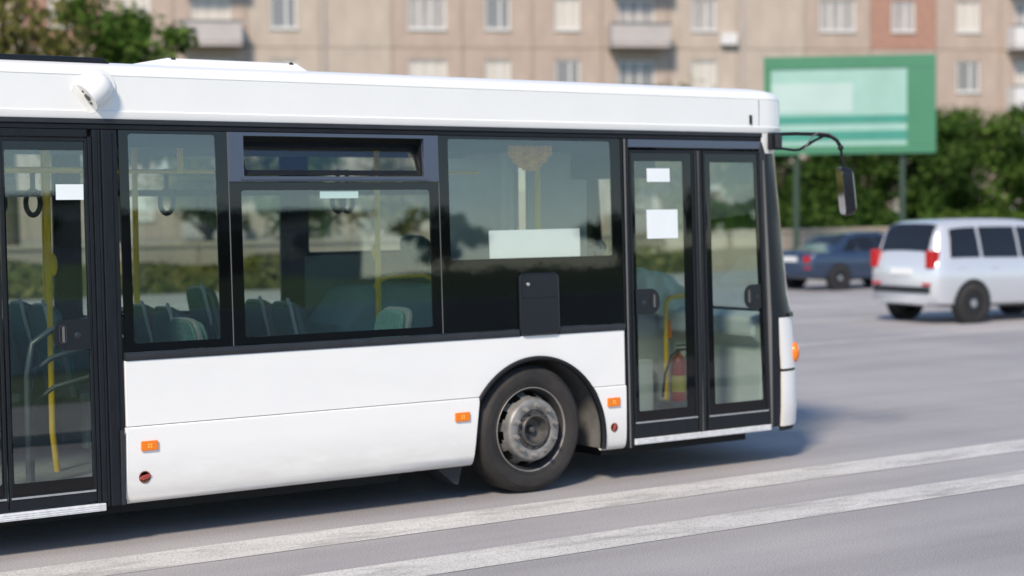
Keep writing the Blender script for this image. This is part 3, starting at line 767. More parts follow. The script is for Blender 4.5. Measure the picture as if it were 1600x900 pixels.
for i, x in enumerate(fx):
    w = .16 if x > 7 else .12
    MB().box(x, x+w, FY-.02, FY+.032, 1.302 if x < 7.2 else 1.746, 2.603).build('window_pillar', 'rubber_trim', bus, bevel=.01)
for i in range(len(fx)-1):
    w = .16 if fx[i] > 7 else .12
    x0, x1 = fx[i]+w+.002, fx[i+1]-.002; z0 = 1.302 if x0 < 7 else 1.746
    m = MB(); side = MB().ring([(x, FY+.005, z) for x, z in rrect(x0, z0, x1, 2.603, .004)], [(x, FY+.005, z) for x, z in rrect(x0+.05, z0+.03, x1-.05, 2.58, .02)],
                   [(x, FY+.03, z) for x, z in rrect(x0, z0, x1, 2.603, .004)], [(x, FY+.03, z) for x, z in rrect(x0+.05, z0+.03, x1-.05, 2.58, .02)])
    if i % 2 == 1 or i == 4: side.box(x0+.05, x1-.05, FY+.005, FY+.03, 2.25, 2.30)
    w = side.build('window', 'rubber_trim', bus)
    MB().box(x0+.045, x1-.045, FY+.012, FY+.017, z0+.025, 2.585).build('pane', 'side_glass', w)
# lower inside wall on the near side
m = MB(); side_box(m, 4.66, 7.1, .336, 1.20, .045, .06); m.build('inner_wall', 'wall_inside', bus)
m = MB(); side_box(m, 7.09, 8.76, 1.236, 1.745, .030, .05); m.build('inner_wall', 'dark_inside', bus)

m = MB(); m.box(XR+.3, 6.9, .35, 2.2, .15, .272); m.build('underbody_blocker', 'dark_inside', bus)  # boxes added below the floor to block light and deepen the shadow
m = MB(); m.box(8.75, 10.3, .3, 2.25, .17, .272); m.build('underbody_blocker', 'dark_inside', bus)
m = MB(); m.tube([(WX, .3, .45), (WX, 2.25, .45)], .09, 12); m.box(7.5, 8.3, .8, 1.75, .2, .272); m.build('axle', 'dark_inside', bus)
# wheel boxes inside
def wheelbox(y0, y1, top, x0=7.28, x1=8.62):
    m = MB(); m.prism([(x0, y0, .336), (x1, y0, .336), (x1, y0, top-.25), (x1-.15, y0, top), (x0+.25, y0, top), (x0, y0, top-.3)], [(x0, y1, .336), (x1, y1, .336), (x1, y1, top-.25), (x1-.15, y1, top), (x0+.25, y1, top), (x0, y1, top-.3)])
    return m.build('wheel_box', 'teal_moulding', bus, bevel=.07)
wheelbox(1.78, 2.44, 1.50); wheelbox(.80, .86, 1.10)
m = MB(); m.tube([(7.62, 1.84, 1.47), (7.66, 1.84, 1.54), (7.76, 1.84, 1.575), (8.1, 1.84, 1.575), (8.18, 1.84, 1.55), (8.22, 1.84, 1.48)], .018, 10); m.build('grab_rail', 'pole_yellow', bus, smooth=True)

# seats
def seat(x, y, zf, h=1.08, facing=1, handle=True):
    # facing +1 looks towards the front; zf: podium height
    s = facing
    m = MB(); m.prism([(x, y-.2, zf+.36), (x+s*.42, y-.2, zf+.40), (x+s*.42, y-.2, zf+.46), (x, y-.2, zf+.43)], [(x, y+.2, zf+.36), (x+s*.42, y+.2, zf+.40), (x+s*.42, y+.2, zf+.46), (x, y+.2, zf+.43)])
    m.box(min(x+s*.1, x+s*.28), max(x+s*.1, x+s*.28), y-.05, y+.05, zf, zf+.37)
    o = m.build('seat', 'seat_shell', bus, bevel=.015)
    def back(d, w, hh, zlo):
        pts = []
        for i in range(13):
            t = math.pi*i/12; e = 0.45
            pts.append((w*math.copysign(abs(math.cos(t))**e, math.cos(t)), hh-.22+.22*math.sin(t)**e))
        pts += [(-w, zlo), (w, zlo)]
        return pts
    def place(b, z, d):
        return (x-s*(0.02+d+0.16*(z-.4)/.7), y+b, zf+z)
    m = MB(); P = back(0, .205, h, .40); m.prism([place(b, z, .0) for b, z in P], [place(b, z, .045) for b, z in P])
    m.build('backrest', 'seat_shell', o, bevel=.012)
    P = back(0, .185, h-.02, .44); m = MB(); m.prism([place(b, z, -.045) for b, z in P], [place(b, z, -.001) for b, z in P]); m.build('cushion', 'teal_fabric', o, bevel=.02)
    P = back(0, .19, h-.02, .62); m = MB(); m.prism([place(b, z, .046) for b, z in P], [place(b, z, .062) for b, z in P]); m.build('back_cover', 'teal_fabric', o, bevel=.008)
    if handle:
        m = MB(); m.tube([place(-.12, h-.02, .05), place(-.14, h+.02, .06), place(-.18, h-.02, .07), place(-.19, h-.16, .075), place(-.17, h-.30, .06)], .013, 8); m.build('grab_handle', 'panel_pale', o, smooth=True)
    return o
for x in (5.92, 6.93):
    seat(x, 2.20, .34); seat(x, 1.74, .34)
seat(6.42, 2.20, .46); seat(4.96, 2.2, .40); seat(4.96, 1.74, .40); seat(4.1, 2.2, .40); seat(4.1, 1.74, .40); seat(3.3, 2.2, .4); seat(3.3, 1.74, .4)
seat(5.42, .36, .34, handle=False); seat(6.75, .40, .34, facing=-1, handle=False); seat(8.42, 2.20, .86, 1.05, handle=False)
# yellow poles, rails, straps
def pole(pts, r=.0215, name='grab_pole', mm='pole_yellow'):
    m = MB(); m.tube(pts, r, 12); return m.build(name, mm, bus, smooth=True)
bp = pole([(7.27, 1.2, .335), (7.27, 1.2, 2.665)])
m = MB(); m.ellipsoid((7.25, 1.2, 1.80), (.034, .028, .062), 12, 8); m.build('bell_button', 'pole_yellow', bp, smooth=True)
dp_ = pole([(4.645, 1.2, .335), (4.615, 1.2, .62), (4.615, 1.2, 2.665)])
m = MB(); m.ellipsoid((4.645, 1.2, 1.77), (.032, .03, .08), 12, 8); m.build('bell_button', 'pole_yellow', dp_, smooth=True)
pole([(4.80, 1.74, 1.42), (4.80, 1.74, 2.665)]); pole([(5.50, 1.74, 1.45), (5.50, 1.74, 2.665)])
pole([(8.65, .97, .34), (8.65, .97, 2.665)]); pole([(5.52, 1.0, 2.40), (5.52, 1.0, 2.665)])
pole([(XR+.2, 1.30, 2.42), (8.3, 1.30, 2.42)], .015, 'ceiling_rail'); pole([(XR+.2, .75, 2.42), (4.9, .75, 2.42)], .015, 'ceiling_rail')
def strap(x, y):
    m = MB(); m.box(x-.018, x+.018, y-.003, y+.003, 2.26, 2.44)
    o = m.build('grab_strap', 'strap_black', bus)
    m = MB(); m.tube([(x+.052*math.sin(a_*math.pi/8), y, 2.20+.085*math.cos(a_*math.pi/8)) for a_ in range(17)], .019, 8); m.build('strap_loop', 'strap_black', o, smooth=True)
for x in (4.55, 5.55, 6.98, 7.06, 4.3, 3.6): strap(x, 1.30)
# dark barrier of bent rails beside the rear door
for k, (zt, r) in enumerate(((1.36, .022), (1.18, .018), (.98, .016))):
    m = MB(); m.tube([(4.20+.03*k, .55+.05*k, .336), (4.20+.03*k, .55+.05*k, zt-.28), (4.24+.03*k, .55+.05*k, zt-.08), (4.36+.03*k, .55+.05*k, zt), (4.85, .50, zt+.12)], r, 10)
    m.build('barrier_rail', 'rail_dark', bus, smooth=True)
m = MB(); m.tube([(4.92, .9, .45), (4.9, .9, .6), (4.86, .9, .66), (4.86, .9, .75)], .014, 8); m.build('grab_rail', 'pole_yellow', bus, smooth=True)
# cab: bulkhead, cab door, dashboard, display box, steering wheel
MB().box(8.70, 8.74, 1.35, 2.44, .34, 2.60).build('cab_bulkhead', 'panel_grey', bus, bevel=.01)
MB().box(8.60, 8.66, 1.30, 1.42, .34, 2.62).build('cab_pillar', 'panel_pale', bus, bevel=.02)
MB().box(8.78, 9.40, 1.28, 1.32, 1.1, 2.60).build('cab_screen', 'panel_grey', bus, bevel=.01)
MB().box(9.0, 9.34, .30, 1.0, 2.36, 2.62).build('destination_box', 'dark_inside', bus, bevel=.02)
m = MB(); m.prism([(9.82, 1.32, .336), (10.36, 1.32, .336), (10.36, 1.32, 1.12), (10.28, 1.32, 1.30), (10.05, 1.32, 1.36), (9.82, 1.32, 1.32)], [(9.82, 1.37, .336), (10.36, 1.37, .336), (10.36, 1.37, 1.12), (10.28, 1.37, 1.30), (10.05, 1.37, 1.36), (9.82, 1.37, 1.32)])
m.build('cab_door', 'panel_grey', bus, bevel=.02)
m = MB(); m.prism([(10.30, .12, .336), (10.62, .12, .336), (10.66, .12, 1.16), (10.45, .12, 1.24), (10.22, .12, 1.20), (10.22, .12, 1.05), (10.34, .12, .95)], [(10.30, 2.4, .336), (10.62, 2.4, .336), (10.66, 2.4, 1.16), (10.45, 2.4, 1.24), (10.22, 2.4, 1.20), (10.22, 2.4, 1.05), (10.34, 2.4, .95)])
m.build('dashboard', 'panel_pale', bus, bevel=.03)
m = MB()
c = Vector((10.02, 1.9, 1.28)); ax = Vector((-.5, 0, .866)); e1 = Vector((0, 1, 0)); e2 = ax.cross(e1)
pts = [c+(e1*math.cos(2*math.pi*i/28)+e2*math.sin(2*math.pi*i/28))*.23 for i in range(29)]
m.tube(pts, .015, 8); m.tube([c-e1*.22, c, c+e1*.22], .013, 8); m.tube([c, c-ax*.4], .03, 8); m.build('steering_wheel', 'strap_black', bus, smooth=True)
seat(9.35, 1.92, .55, 1.1, handle=False)
# yellow rail at the front door
m = MB(); m.tube([(10.18, 1.17, .336), (10.18, 1.17, 1.24), (10.19, 1.17, 1.30), (10.23, 1.17, 1.335), (10.30, 1.17, 1.345), (10.42, 1.17, 1.345)], .02, 12)
fr = m.build('grab_rail', 'pole_yellow', bus, smooth=True)
MB().box(10.205, 10.235, 1.15, 1.19, .98, 1.13).build('ticket_button', 'lamp_orange', fr, bevel=.008)
MB().box(9.72, 10.06, 1.20, 1.30, .336, .80).build('step_locker', 'panel_pale', bus, bevel=.01)

# --- mirror on its arm
mirror_y = 0.02
m = MB(); m.box(10.325, 10.455, .005, .055, 2.585, 2.728); mb = m.build('mirror_bracket', 'post_plastic', bus, bevel=.012)
MB().box(10.36, 10.42, -.02, .006, 2.60, 2.71).build('hinge', 'grey_trim', mb, bevel=.008)
Y = mirror_y
m = MB(); m.tube([(10.44, Y, 2.716), (10.62, Y, 2.722), (10.87, Y, 2.722), (11.03, Y, 2.705), (11.10, Y, 2.672), (11.145, Y, 2.625)], .016, 10)
m.tube([(10.44, Y, 2.60), (10.60, Y, 2.585), (10.66, Y, 2.59), (10.82, Y, 2.66), (10.95, Y, 2.71), (11.02, Y, 2.712)], .012, 10)
m.build('mirror_arm', 'rubber_trim', bus, smooth=True)
m = MB(); m.tube([(10.70, Y-.015, 2.59), (10.73, Y-.02, 2.63), (10.79, Y-.02, 2.70), (10.86, Y-.02, 2.735), (10.98, Y-.02, 2.728), (11.08, Y-.02, 2.69)], .007, 8); m.build('mirror_cable', 'gasket', bus, smooth=True)
m = MB(); m.ellipsoid((11.148, Y, 2.612), (.026, .026, .026), 12, 8); m.tube([(11.150, Y, 2.61), (11.165, Y, 2.53), (11.185, Y, 2.45)], [.012, .013, .016], 10); m.build('mirror_joint', 'rubber_trim', bus, smooth=True)
Mr = Matrix.Rotation(R(7), 4, 'Y') @ Matrix.Rotation(R(-30), 4, 'Z')
def mh(p): return (Mr.inverted() @ Vector((0, 0, 0))) if p is None else Vector((11.212, Y, 2.245))+(Matrix.Rotation(R(-8), 3, 'Y') @ (Matrix.Rotation(R(-28), 3, 'Z') @ Vector(p)))
m = MB()
ol = rrect(-.095, -.205, .095, .205, .05, 6)
def mface(xx, k): return [mh((xx, y*k, z*(1-(1-k)*.5))) for y, z in ol]
L0, L1, L2, L3 = mface(-.045, 1.0), mface(.0, 1.0), mface(.045, .86), mface(.065, .55)
n = len(ol); m.add(L0+L1+L2+L3, [(r*n+i, r*n+(i+1) % n, (r+1)*n+(i+1) % n, (r+1)*n+i) for r in range(3) for i in range(n)]+[tuple(range(n-1, -1, -1)), tuple(3*n+i for i in range(n))])
mo = m.build('mirror_housing', 'box_black', bus, smooth=35)
ol = rrect(-.085, -.193, .085, .193, .045, 6)
m = MB(); m.prism([mh((-.047, y, z)) for y, z in ol], [mh((-.0452, y, z)) for y, z in ol]); m.build('mirror_glass', 'mirror', mo)

# ------------------------------------------------------------------ loose things inside the bus
rj = random.Random(8)
m = MB(); nu, nv = 22, 14
def jk(u, v, off):
    # cloth hung over the top edge of the cab door
    s = v/(nv-1)*2-1; x = 9.92+0.60*u/(nu-1)
    top = 1.50+.10*math.exp(-((x-10.02)/.15)**2)+.02*math.sin(x*23)+.05*math.exp(-((x-10.27)/.07)**2)-1.1*max(x-10.36, 0)
    edge = abs(s)
    y = 1.345+math.copysign(min(edge*.42, .075)+.03*max(edge-.25, 0), s)+.022*math.sin(x*27+s*5)+.012*math.sin(x*61-s*9)
    z = top-max(edge-.16, 0)*.42-.03*edge+.016*math.sin(x*19+s*7)
    return (x, y+math.copysign(off, s), z+off*.6)
m.shell(lambda u, v: jk(u, v, .008), lambda u, v: jk(u, v, 0.0), list(range(nu)), list(range(nv)))
tag(m.build('jacket', 'jacket', smooth=60), 'pale green jacket draped over the cab door behind the front door glass', 'jacket')
ex = thing('fire_extinguisher', 'small red fire extinguisher with yellow label standing beside the yellow rail at the front door', 'extinguisher', (10.18, 1.0, .45), world_coords=True)
MB().box(10.02, 10.28, .92, 1.14, .336, .449).build('plinth', 'rail_dark', bus, bevel=.01)
ec = (10.17, 1.0, .45)
def lz(m, prof, c, n=20):
    vs = []; fs = []
    for r, z in prof:
        for k in range(n): a = 2*math.pi*k/n; vs.append((c[0]+r*math.cos(a), c[1]+r*math.sin(a), c[2]+z))
    for i in range(len(prof)-1):
        for k in range(n): fs.append((i*n+k, i*n+(k+1) % n, (i+1)*n+(k+1) % n, (i+1)*n+k))
    return m.add(vs, fs)
m = lz(MB(), [(0, 0), (.06, 0), (.066, .02), (.066, .33), (.05, .38), (.022, .40), (.022, .43), (0, .43)], ec); m.build('cylinder', 'ext_red', ex, smooth=40)
m = lz(MB(), [(.0664, .08), (.0672, .08), (.0672, .22), (.0664, .22)], ec); m.build('printed_band', 'ext_label', ex, smooth=40)
m = MB(); m.box(ec[0]-.02, ec[0]+.09, ec[1]-.012, ec[1]+.012, ec[2]+.43, ec[2]+.45); m.box(ec[0]-.02, ec[0]+.08, ec[1]-.012, ec[1]+.012, ec[2]+.47, ec[2]+.485); m.build('valve_lever', 'strap_black', ex)
m = MB(); m.tube([(ec[0]-.02, ec[1]-.02, ec[2]+.44), (ec[0]-.12, ec[1]-.05, ec[2]+.40), (ec[0]-.2, ec[1]-.06, ec[2]+.25), (ec[0]-.23, ec[1]-.06, ec[2]+.05)], .012, 8); m.build('hose', 'strap_black', ex, smooth=True)
m = MB()
nu, nv = 30, 8
def cur(u, v, o): 
    x = 7.88+.40*u/(nu-1); k = v/(nv-1)
    drop = .24*(1-((x-8.08)/.24)**2*.75)
    return (x, .30+.02*math.sin(u*1.9)+o, 2.65-drop*k)
m.shell(lambda u, v: cur(u, v, 0), lambda u, v: cur(u, v, .006), list(range(nu)), list(range(nv)))
tag(m.build('curtain', 'curtain_orange', smooth=60), 'short orange scalloped curtain hanging from the ceiling behind the window ahead of the hopper window', 'curtain')
m = MB(); m.lathe_y([(.012, 0), (.06, 0), (.06, .0015), (.012, .0015)], (8.70, .22, 1.815), 32, closed=True)
tag(m.build('compact_disc', 'disc', smooth=30), 'shiny compact disc hanging beside the white sheet in the window ahead of the hopper window', 'disc')

# ------------------------------------------------------------------ cars
def catmull(tab, x):
    # tab rows: (x, values...) interpolated smoothly
    n = len(tab)
    for i in range(n-1):
        if x <= tab[i+1][0] or i == n-2:
            p0, p1, p2, p3 = tab[max(i-1, 0)], tab[i], tab[i+1], tab[min(i+2, n-1)]
            t = (x-p1[0])/(p2[0]-p1[0]); out = []
            for k in range(1, len(p1)):
                m1 = (p2[k]-p0[k])/(p2[0]-p0[0])*(p2[0]-p1[0]); m2 = (p3[k]-p1[k])/(p3[0]-p1[0])*(p2[0]-p1[0])
                d = p2[k]-p1[k]
                if d == 0: m1 = m2 = 0
                else:
                    m1 = max(min(m1/d, 3), 0)*d; m2 = max(min(m2/d, 3), 0)*d
                h = (2*t**3-3*t*t+1)*p1[k]+(t**3-2*t*t+t)*m1+(-2*t**3+3*t*t)*p2[k]+(t**3-t*t)*m2
                out.append(h)
            return out
def car(name, label, group, loc, rotz, tab, paint, WB, wr, sidewin, rear, wind, lamps, tail_z, Lc):
    # tab: x, half width, z low, z belt, z top, half roof width
    root = thing(name, label, 'car', loc, rotz, group)
    def sec(x):
        w, zl, zb, zt, rw = catmull(tab, x)
        P = [(0, zl), (w*.8, zl), (w*.95, zl+.06), (w*.985, zl+.22), (w, (zl+zb)/2+.05), (w*.985, zb-.07), (w*.955, zb)]
        g = zt-zb
        P += [(w*.955+(rw-w*.955)*.5, zb+g*.52), (rw, zt-min(.07, g*.22)), (rw*.93, zt-min(.025, g*.08)), (rw*.7, zt), (0, zt+.012)]
        return P
    N = 64; xs = [tab[0][0]+(tab[-1][0]-tab[0][0])*i/N for i in range(N+1)]
    m = MB(); rows = []
    for x in xs:
        P = sec(x); full = [(x, y, z) for y, z in P]+[(x, -y, z) for y, z in P[-2:0:-1]]
        rows.append(len(full)); m.v += full
    k = rows[0]
    for i in range(N):
        for j in range(k): m.f.append((i*k+j, i*k+(j+1) % k, (i+1)*k+(j+1) % k, (i+1)*k+j))
    m.f.append(tuple(range(k-1, -1, -1))); m.f.append(tuple(N*k+j for j in range(k)))
    body = m.build('body', paint, root, smooth=50)
    def spt(x, t, s, off):
        w, zl, zb, zt, rw = catmull(tab, x); g = zt-zb
        y = w*.955+(rw-w*.955)*t; z = zb+(g*.52*t*2 if t < .5 else g*.52+(g*.48-min(.07, g*.22))*(t-.5)*2)
        return (x, s*(y+off), z+off*.4)
    for s in (1, -1):
        for (xa0, xb0, xa1, xb1) in sidewin:
            def fo(u, v): t = .08+.80*v/4; x = (xa0+(xb0-xa0)*u/6)*(1-v/4)+(xa1+(xb1-xa1)*u/6)*v/4; return spt(x, t, s, .012)
            def fi(u, v): t = .08+.80*v/4; x = (xa0+(xb0-xa0)*u/6)*(1-v/4)+(xa1+(xb1-xa1)*u/6)*v/4; return spt(x, t, s, -.01)
            m = MB(); m.shell(fo, fi, list(range(7)), list(range(5))); m.build('side_window', 'car_glass', root, smooth=40)
        # side mirror and sill, handles
        w = catmull(tab, wind[0])[0]
        zb = catmull(tab, wind[0])[2]
        m = MB(); m.ellipsoid((wind[0]-.35, s*(w+.09), zb+.06), (.06, .10, .075), 12, 8); m.build('wing_mirror', paint, root, smooth=True)
        for xh in (sidewin[0][0]+.15, sidewin[1][0]+.15):
            zb2 = catmull(tab, xh)[2]; w2 = catmull(tab, xh)[0]
            MB().box(xh, xh+.2, s*(w2*.985)-.012, s*(w2*.985)+.025, zb2-.14, zb2-.11).build('door_handle', paint, root, bevel=.008)
        for xw in WB:
            yw = s*(catmull(tab, xw)[0]-.19)
            m = MB(); m.lathe_y([(.0, s*.192), (wr+.05, s*.192), (wr+.06, s*.16), (wr+.05, s*.10), (0, s*.10)], (xw, yw, wr+.02), 36); m.build('wheel_arch', 'car_black', root, smooth=40)
            m = MB(); m.lathe_y([(wr*.62, s*.205), (wr*.7, s*.212), (wr*.92, s*.205), (wr, s*.18), (wr, 0), (wr*.6, -s*.02), (wr*.62, s*.205)], (xw, yw, wr), 36); wh = m.build('wheel', 'tyre', root, smooth=40)
            m = MB(); m.lathe_y([(.0, s*.2), (wr*.2, s*.2), (wr*.22, s*.17), (wr*.62, s*.19), (wr*.64, s*.206)], (xw, yw, wr), 30, skip=lambda i, k: i == 2 and k % 6 >= 4); m.build('rim', 'alloy', wh, smooth=40)
    def topwin(xa, xb, wa, wb, nm):
        def pt(u, v, off):
            x = xa+(xb-xa)*v/6; hw = wa+(wb-wa)*v/6; y = hw*(u/4-1)
            w, zl, zb, zt, rw = catmull(tab, x); e = .02*(xb-xa)/6
            dz = (catmull(tab, x+.02)[3]-catmull(tab, x-.02)[3])/.04; nrm = Vector((-dz, 0, 1)).normalized()
            zz = zt+.012*(1-abs(y)/max(rw, .1))-(0.02 if abs(y) > rw*.75 else 0)
            return tuple(Vector((x, y, zz))+nrm*off)
        m = MB(); m.shell(lambda u, v: pt(u, v, .016), lambda u, v: pt(u, v, -.02), list(range(9)), list(range(7))); m.build(nm, 'car_glass', root, smooth=40)
    topwin(rear[0], rear[1], rear[2], rear[3], 'rear_window'); topwin(wind[0], wind[1], wind[2], wind[3], 'windscreen')
    for s in (1, -1):
        z0, z1, y0, y1 = lamps
        ya, yb = sorted((s*y0, s*y1))
        MB().box(tab[0][0]-.025, tab[0][0]+.16, ya, yb, z0, z1).build('tail_lamp', 'car_lamp_red', root, bevel=.02)
        MB().box(tab[-1][0]-.2, tab[-1][0]-.02, ya, yb, .62, .76).build('headlight', 'car_lamp_clear', root, bevel=.03)
        ya, yb = sorted((s*.55, s*.75))
        MB().box(tab[0][0]-.03, tab[0][0]+.06, ya, yb, tail_z-.12, tail_z-.07).build('bumper_reflector', 'car_lamp_red', root, bevel=.006)
    w0 = tab[0][1]
    MB().box(tab[0][0]-.045, tab[0][0]+.1, -w0*.93, w0*.93, tail_z-.25, tail_z-.14).build('rear_bumper', 'car_black' if paint == 'car_silver' else paint, root, bevel=.03)
    MB().box(tab[0][0]-.03, tab[0][0]+.02, -.26, .26, tail_z+.06, tail_z+.17).build('number_plate', 'plate', root, bevel=.004)
    return root
suv = [(0.0, .78, .36, .98, 1.02, .62), (.06, .84, .33, 1.05, 1.25, .66), (.22, .885, .31, 1.10, 1.66, .68), (.45, .90, .30, 1.11, 1.79, .68), (1.2, .91, .29, 1.10, 1.83, .68), (2.2, .91, .28, 1.08, 1.82, .67), (2.75, .905, .28, 1.06, 1.70, .65), (3.30, .90, .28, 1.04, 1.20, .66), (3.55, .89, .28, 1.01, 1.07, .68), (4.2, .86, .28, .93, .97, .64), (4.45, .80, .32, .82, .86, .56), (4.52, .74, .36, .68, .72, .5)]
car('parked_car', 'tall silver sport utility car seen from behind at the right edge', None, (24.15, 11.05, 0), R(-6), suv, 'car_silver', (.85, 3.55), .36,
    [(.36, 1.05, .45, 1.05), (1.12, 1.98, 1.12, 1.98), (2.05, 3.05, 2.05, 2.72)], (.07, .30, .60, .58), (3.32, 2.72, .66, .58), (.98, 1.30, .62, .80), .80, 4.5)
sed = [(0.0, .76, .34, .84, .88, .55), (.08, .82, .30, .92, .96, .58), (.55, .86, .27, .95, 1.0, .60), (.95, .87, .25, .94, 1.14, .60), (1.45, .875, .24, .93, 1.38, .57), (2.1, .88, .24, .92, 1.43, .57), (2.6, .88, .24, .91, 1.38, .57), (3.25, .875, .24, .90, 1.02, .60), (3.5, .865, .24, .88, .93, .62), (4.2, .83, .25, .80, .84, .58), (4.4, .78, .30, .70, .73, .50), (4.46, .72, .34, .6, .63, .45)]
car('parked_car', 'dark blue sedan beyond the silver car, half hidden by the bus front', None, (31.2, 21.0, 0), R(-4), sed, 'car_blue', (.85, 3.45), .31,
    [(.95, 1.45, 1.35, 1.48), (1.5, 2.1, 1.52, 2.05), (2.16, 3.0, 2.12, 2.6)], (.98, 1.42, .58, .5), (3.28, 2.64, .60, .5), (.70, .86, .50, .74), .66, 4.4)

# ------------------------------------------------------------------ low wall beyond the far pavement
wl = thing('boundary_wall', 'low tan boundary wall of plain panels along the far pavement', 'wall', (40, 30, 0))
p0 = MB().box(0, 2.48, -.12, .12, -.1, 1.22).build('wall_panel', 'wall_tan', wl, bevel=.012)
c0 = MB().box(-.01, 2.50, -.17, .17, 1.223, 1.33).build('coping', 'wall_tan', wl, bevel=.015)
for k in range(36):
    if k == 0: a, b = p0, c0
    else:
        a = p0.copy(); b = c0.copy(); COL.objects.link(a); COL.objects.link(b); a.parent = wl; b.parent = wl
    a.location = (-38+k*2.52, 0, 0); b.location = (-38+k*2.52, 0, 0)

# ------------------------------------------------------------------ advertising board
bx, by = 37.9, 25.4
bb = thing('advertising_board', 'green framed advertising board with pale mint face beside the trees', 'billboard', (bx, by, 0.12), R(-44))
def bbx(nm, x0, x1, y0, y1, z0, z1, mm, par=bb, bev=.01): return MB().box(x0, x1, y0, y1, z0, z1).build(nm, mm, par, bevel=bev)
fr_ = bbx('face', -2.3, 2.3, -.05, .05, 3.60, 6.12, 'board_mint')
bbx('top_band', -2.42, 2.42, -.09, .06, 5.86, 6.22, 'board_green'); bbx('bottom_band', -2.42, 2.42, -.09, .06, 3.42, 3.66, 'board_green')
bbx('side_band', 1.62, 2.42, -.085, .06, 3.662, 5.858, 'board_green'); bbx('side_band', -2.42, -2.22, -.085, .06, 3.662, 5.858, 'board_green')
bbx('stripe', -2.219, 1.619, -.06, -.0505, 4.28, 4.52, 'board_teal', bb, 0); bbx('stripe', -2.219, 1.619, -.06, -.0505, 3.80, 4.08, 'board_teal', bb, 0)
bbx('pale_field', -2.219, .1, -.06, -.0505, 4.62, 5.45, 'board_white', bb, 0)
for x in (-1.5, 1.5):
    m = MB(); m.tube([(x, .15, -.1), (x, .15, 6.0)], .09, 14); m.build('post', 'post_green', bb, smooth=40)

# ------------------------------------------------------------------ apartment building
ang = R(-27)
ab = thing('apartment_building', 'long pinkish beige panel apartment block across the whole background', 'apartment building', (50.0, 57.0, -.1), ang)
FH, BW, NB0, NB1, NF = 2.9, 3.3, -10, 15, 5
MB().box(NB0*BW, NB1*BW, .20, 12, -.1, FH*NF+.9).build('wall_core', 'facade_base', ab)
MB().box(NB0*BW, NB1*BW, -.02, .2, -.1, .9).build('plinth', 'facade_base', ab)
MB().box(NB0*BW-.3, NB1*BW+.3, -.35, 12.3, FH*NF+.9, FH*NF+1.3).build('roof_slab', 'roof_tar', ab)
def ring_panel(w, h, x0, x1, z0, z1, y0, y1):
    po = [(0.012, .012), (w-.012, .012), (w-.012, h-.012), (.012, h-.012)]; pi_ = [(x0, z0), (x1, z0), (x1, z1), (x0, z1)]
    return MB().ring([(x, y0, z) for x, z in po], [(x, y0, z) for x, z in pi_], [(x, y1, z) for x, z in po], [(x, y1, z) for x, z in pi_])
protos = {}
def panel_proto(kind, mm):
    key = (kind, mm)
    if key in protos: return protos[key]
    if kind == 'blank': me = MB().box(.012, BW-.012, 0, .19, .012, FH-.012)
    elif kind == 'wide': me = ring_panel(BW, FH, .75, 2.55, .85, 2.35, 0, .19)
    else: me = ring_panel(BW, FH, 1.05, 2.25, .85, 2.35, 0, .19)
    o = me.build('facade_panel', mm, None, bevel=.012); COL.objects.unlink(o); protos[key] = o; return o
def win_proto(kind, open_c):
    key = ('win', kind, open_c)
    if key in protos: return protos[key]
    x0, x1 = (.75, 2.55) if kind == 'wide' else (1.05, 2.25)
    po = [(x0+.002, .852), (x1-.002, .852), (x1-.002, 2.348), (x0+.002, 2.348)]; t = .09
    pi_ = [(x0+t, .852+t), (x1-t, .852+t), (x1-t, 2.348-t), (x0+t, 2.348-t)]
    f = MB().ring([(x, .07, z) for x, z in po], [(x, .07, z) for x, z in pi_], [(x, .16, z) for x, z in po], [(x, .16, z) for x, z in pi_])
    xm = x0+(x1-x0)*.6; f.box(xm-.05, xm+.05, .072, .158, .852+t, 2.348-t)
    if kind == 'wide': xm2 = x0+(x1-x0)*.3; f.box(xm2-.045, xm2+.045, .073, .157, .852+t, 2.348-t)
    o = f.build('window', 'window_white', None, bevel=.008); COL.objects.unlink(o)
    pn = MB().box(x0+.06, x1-.06, .12, .13, .90, 2.30).build('pane', ('window_pane', 'curtain', 'curtain_dim')[open_c], None); COL.objects.unlink(pn)
    si = MB().box(x0-.05, x1+.05, -.10, .068, .80, .85).build('sill', 'window_white', None, bevel=.006); COL.objects.unlink(si)
    protos[key] = (o, pn, si); return protos[key]
bal = None
rb = random.Random(5)
def put(o, parent, loc=None):
    c = o.copy(); COL.objects.link(c); c.parent = parent
    if loc: c.location = loc
    return c
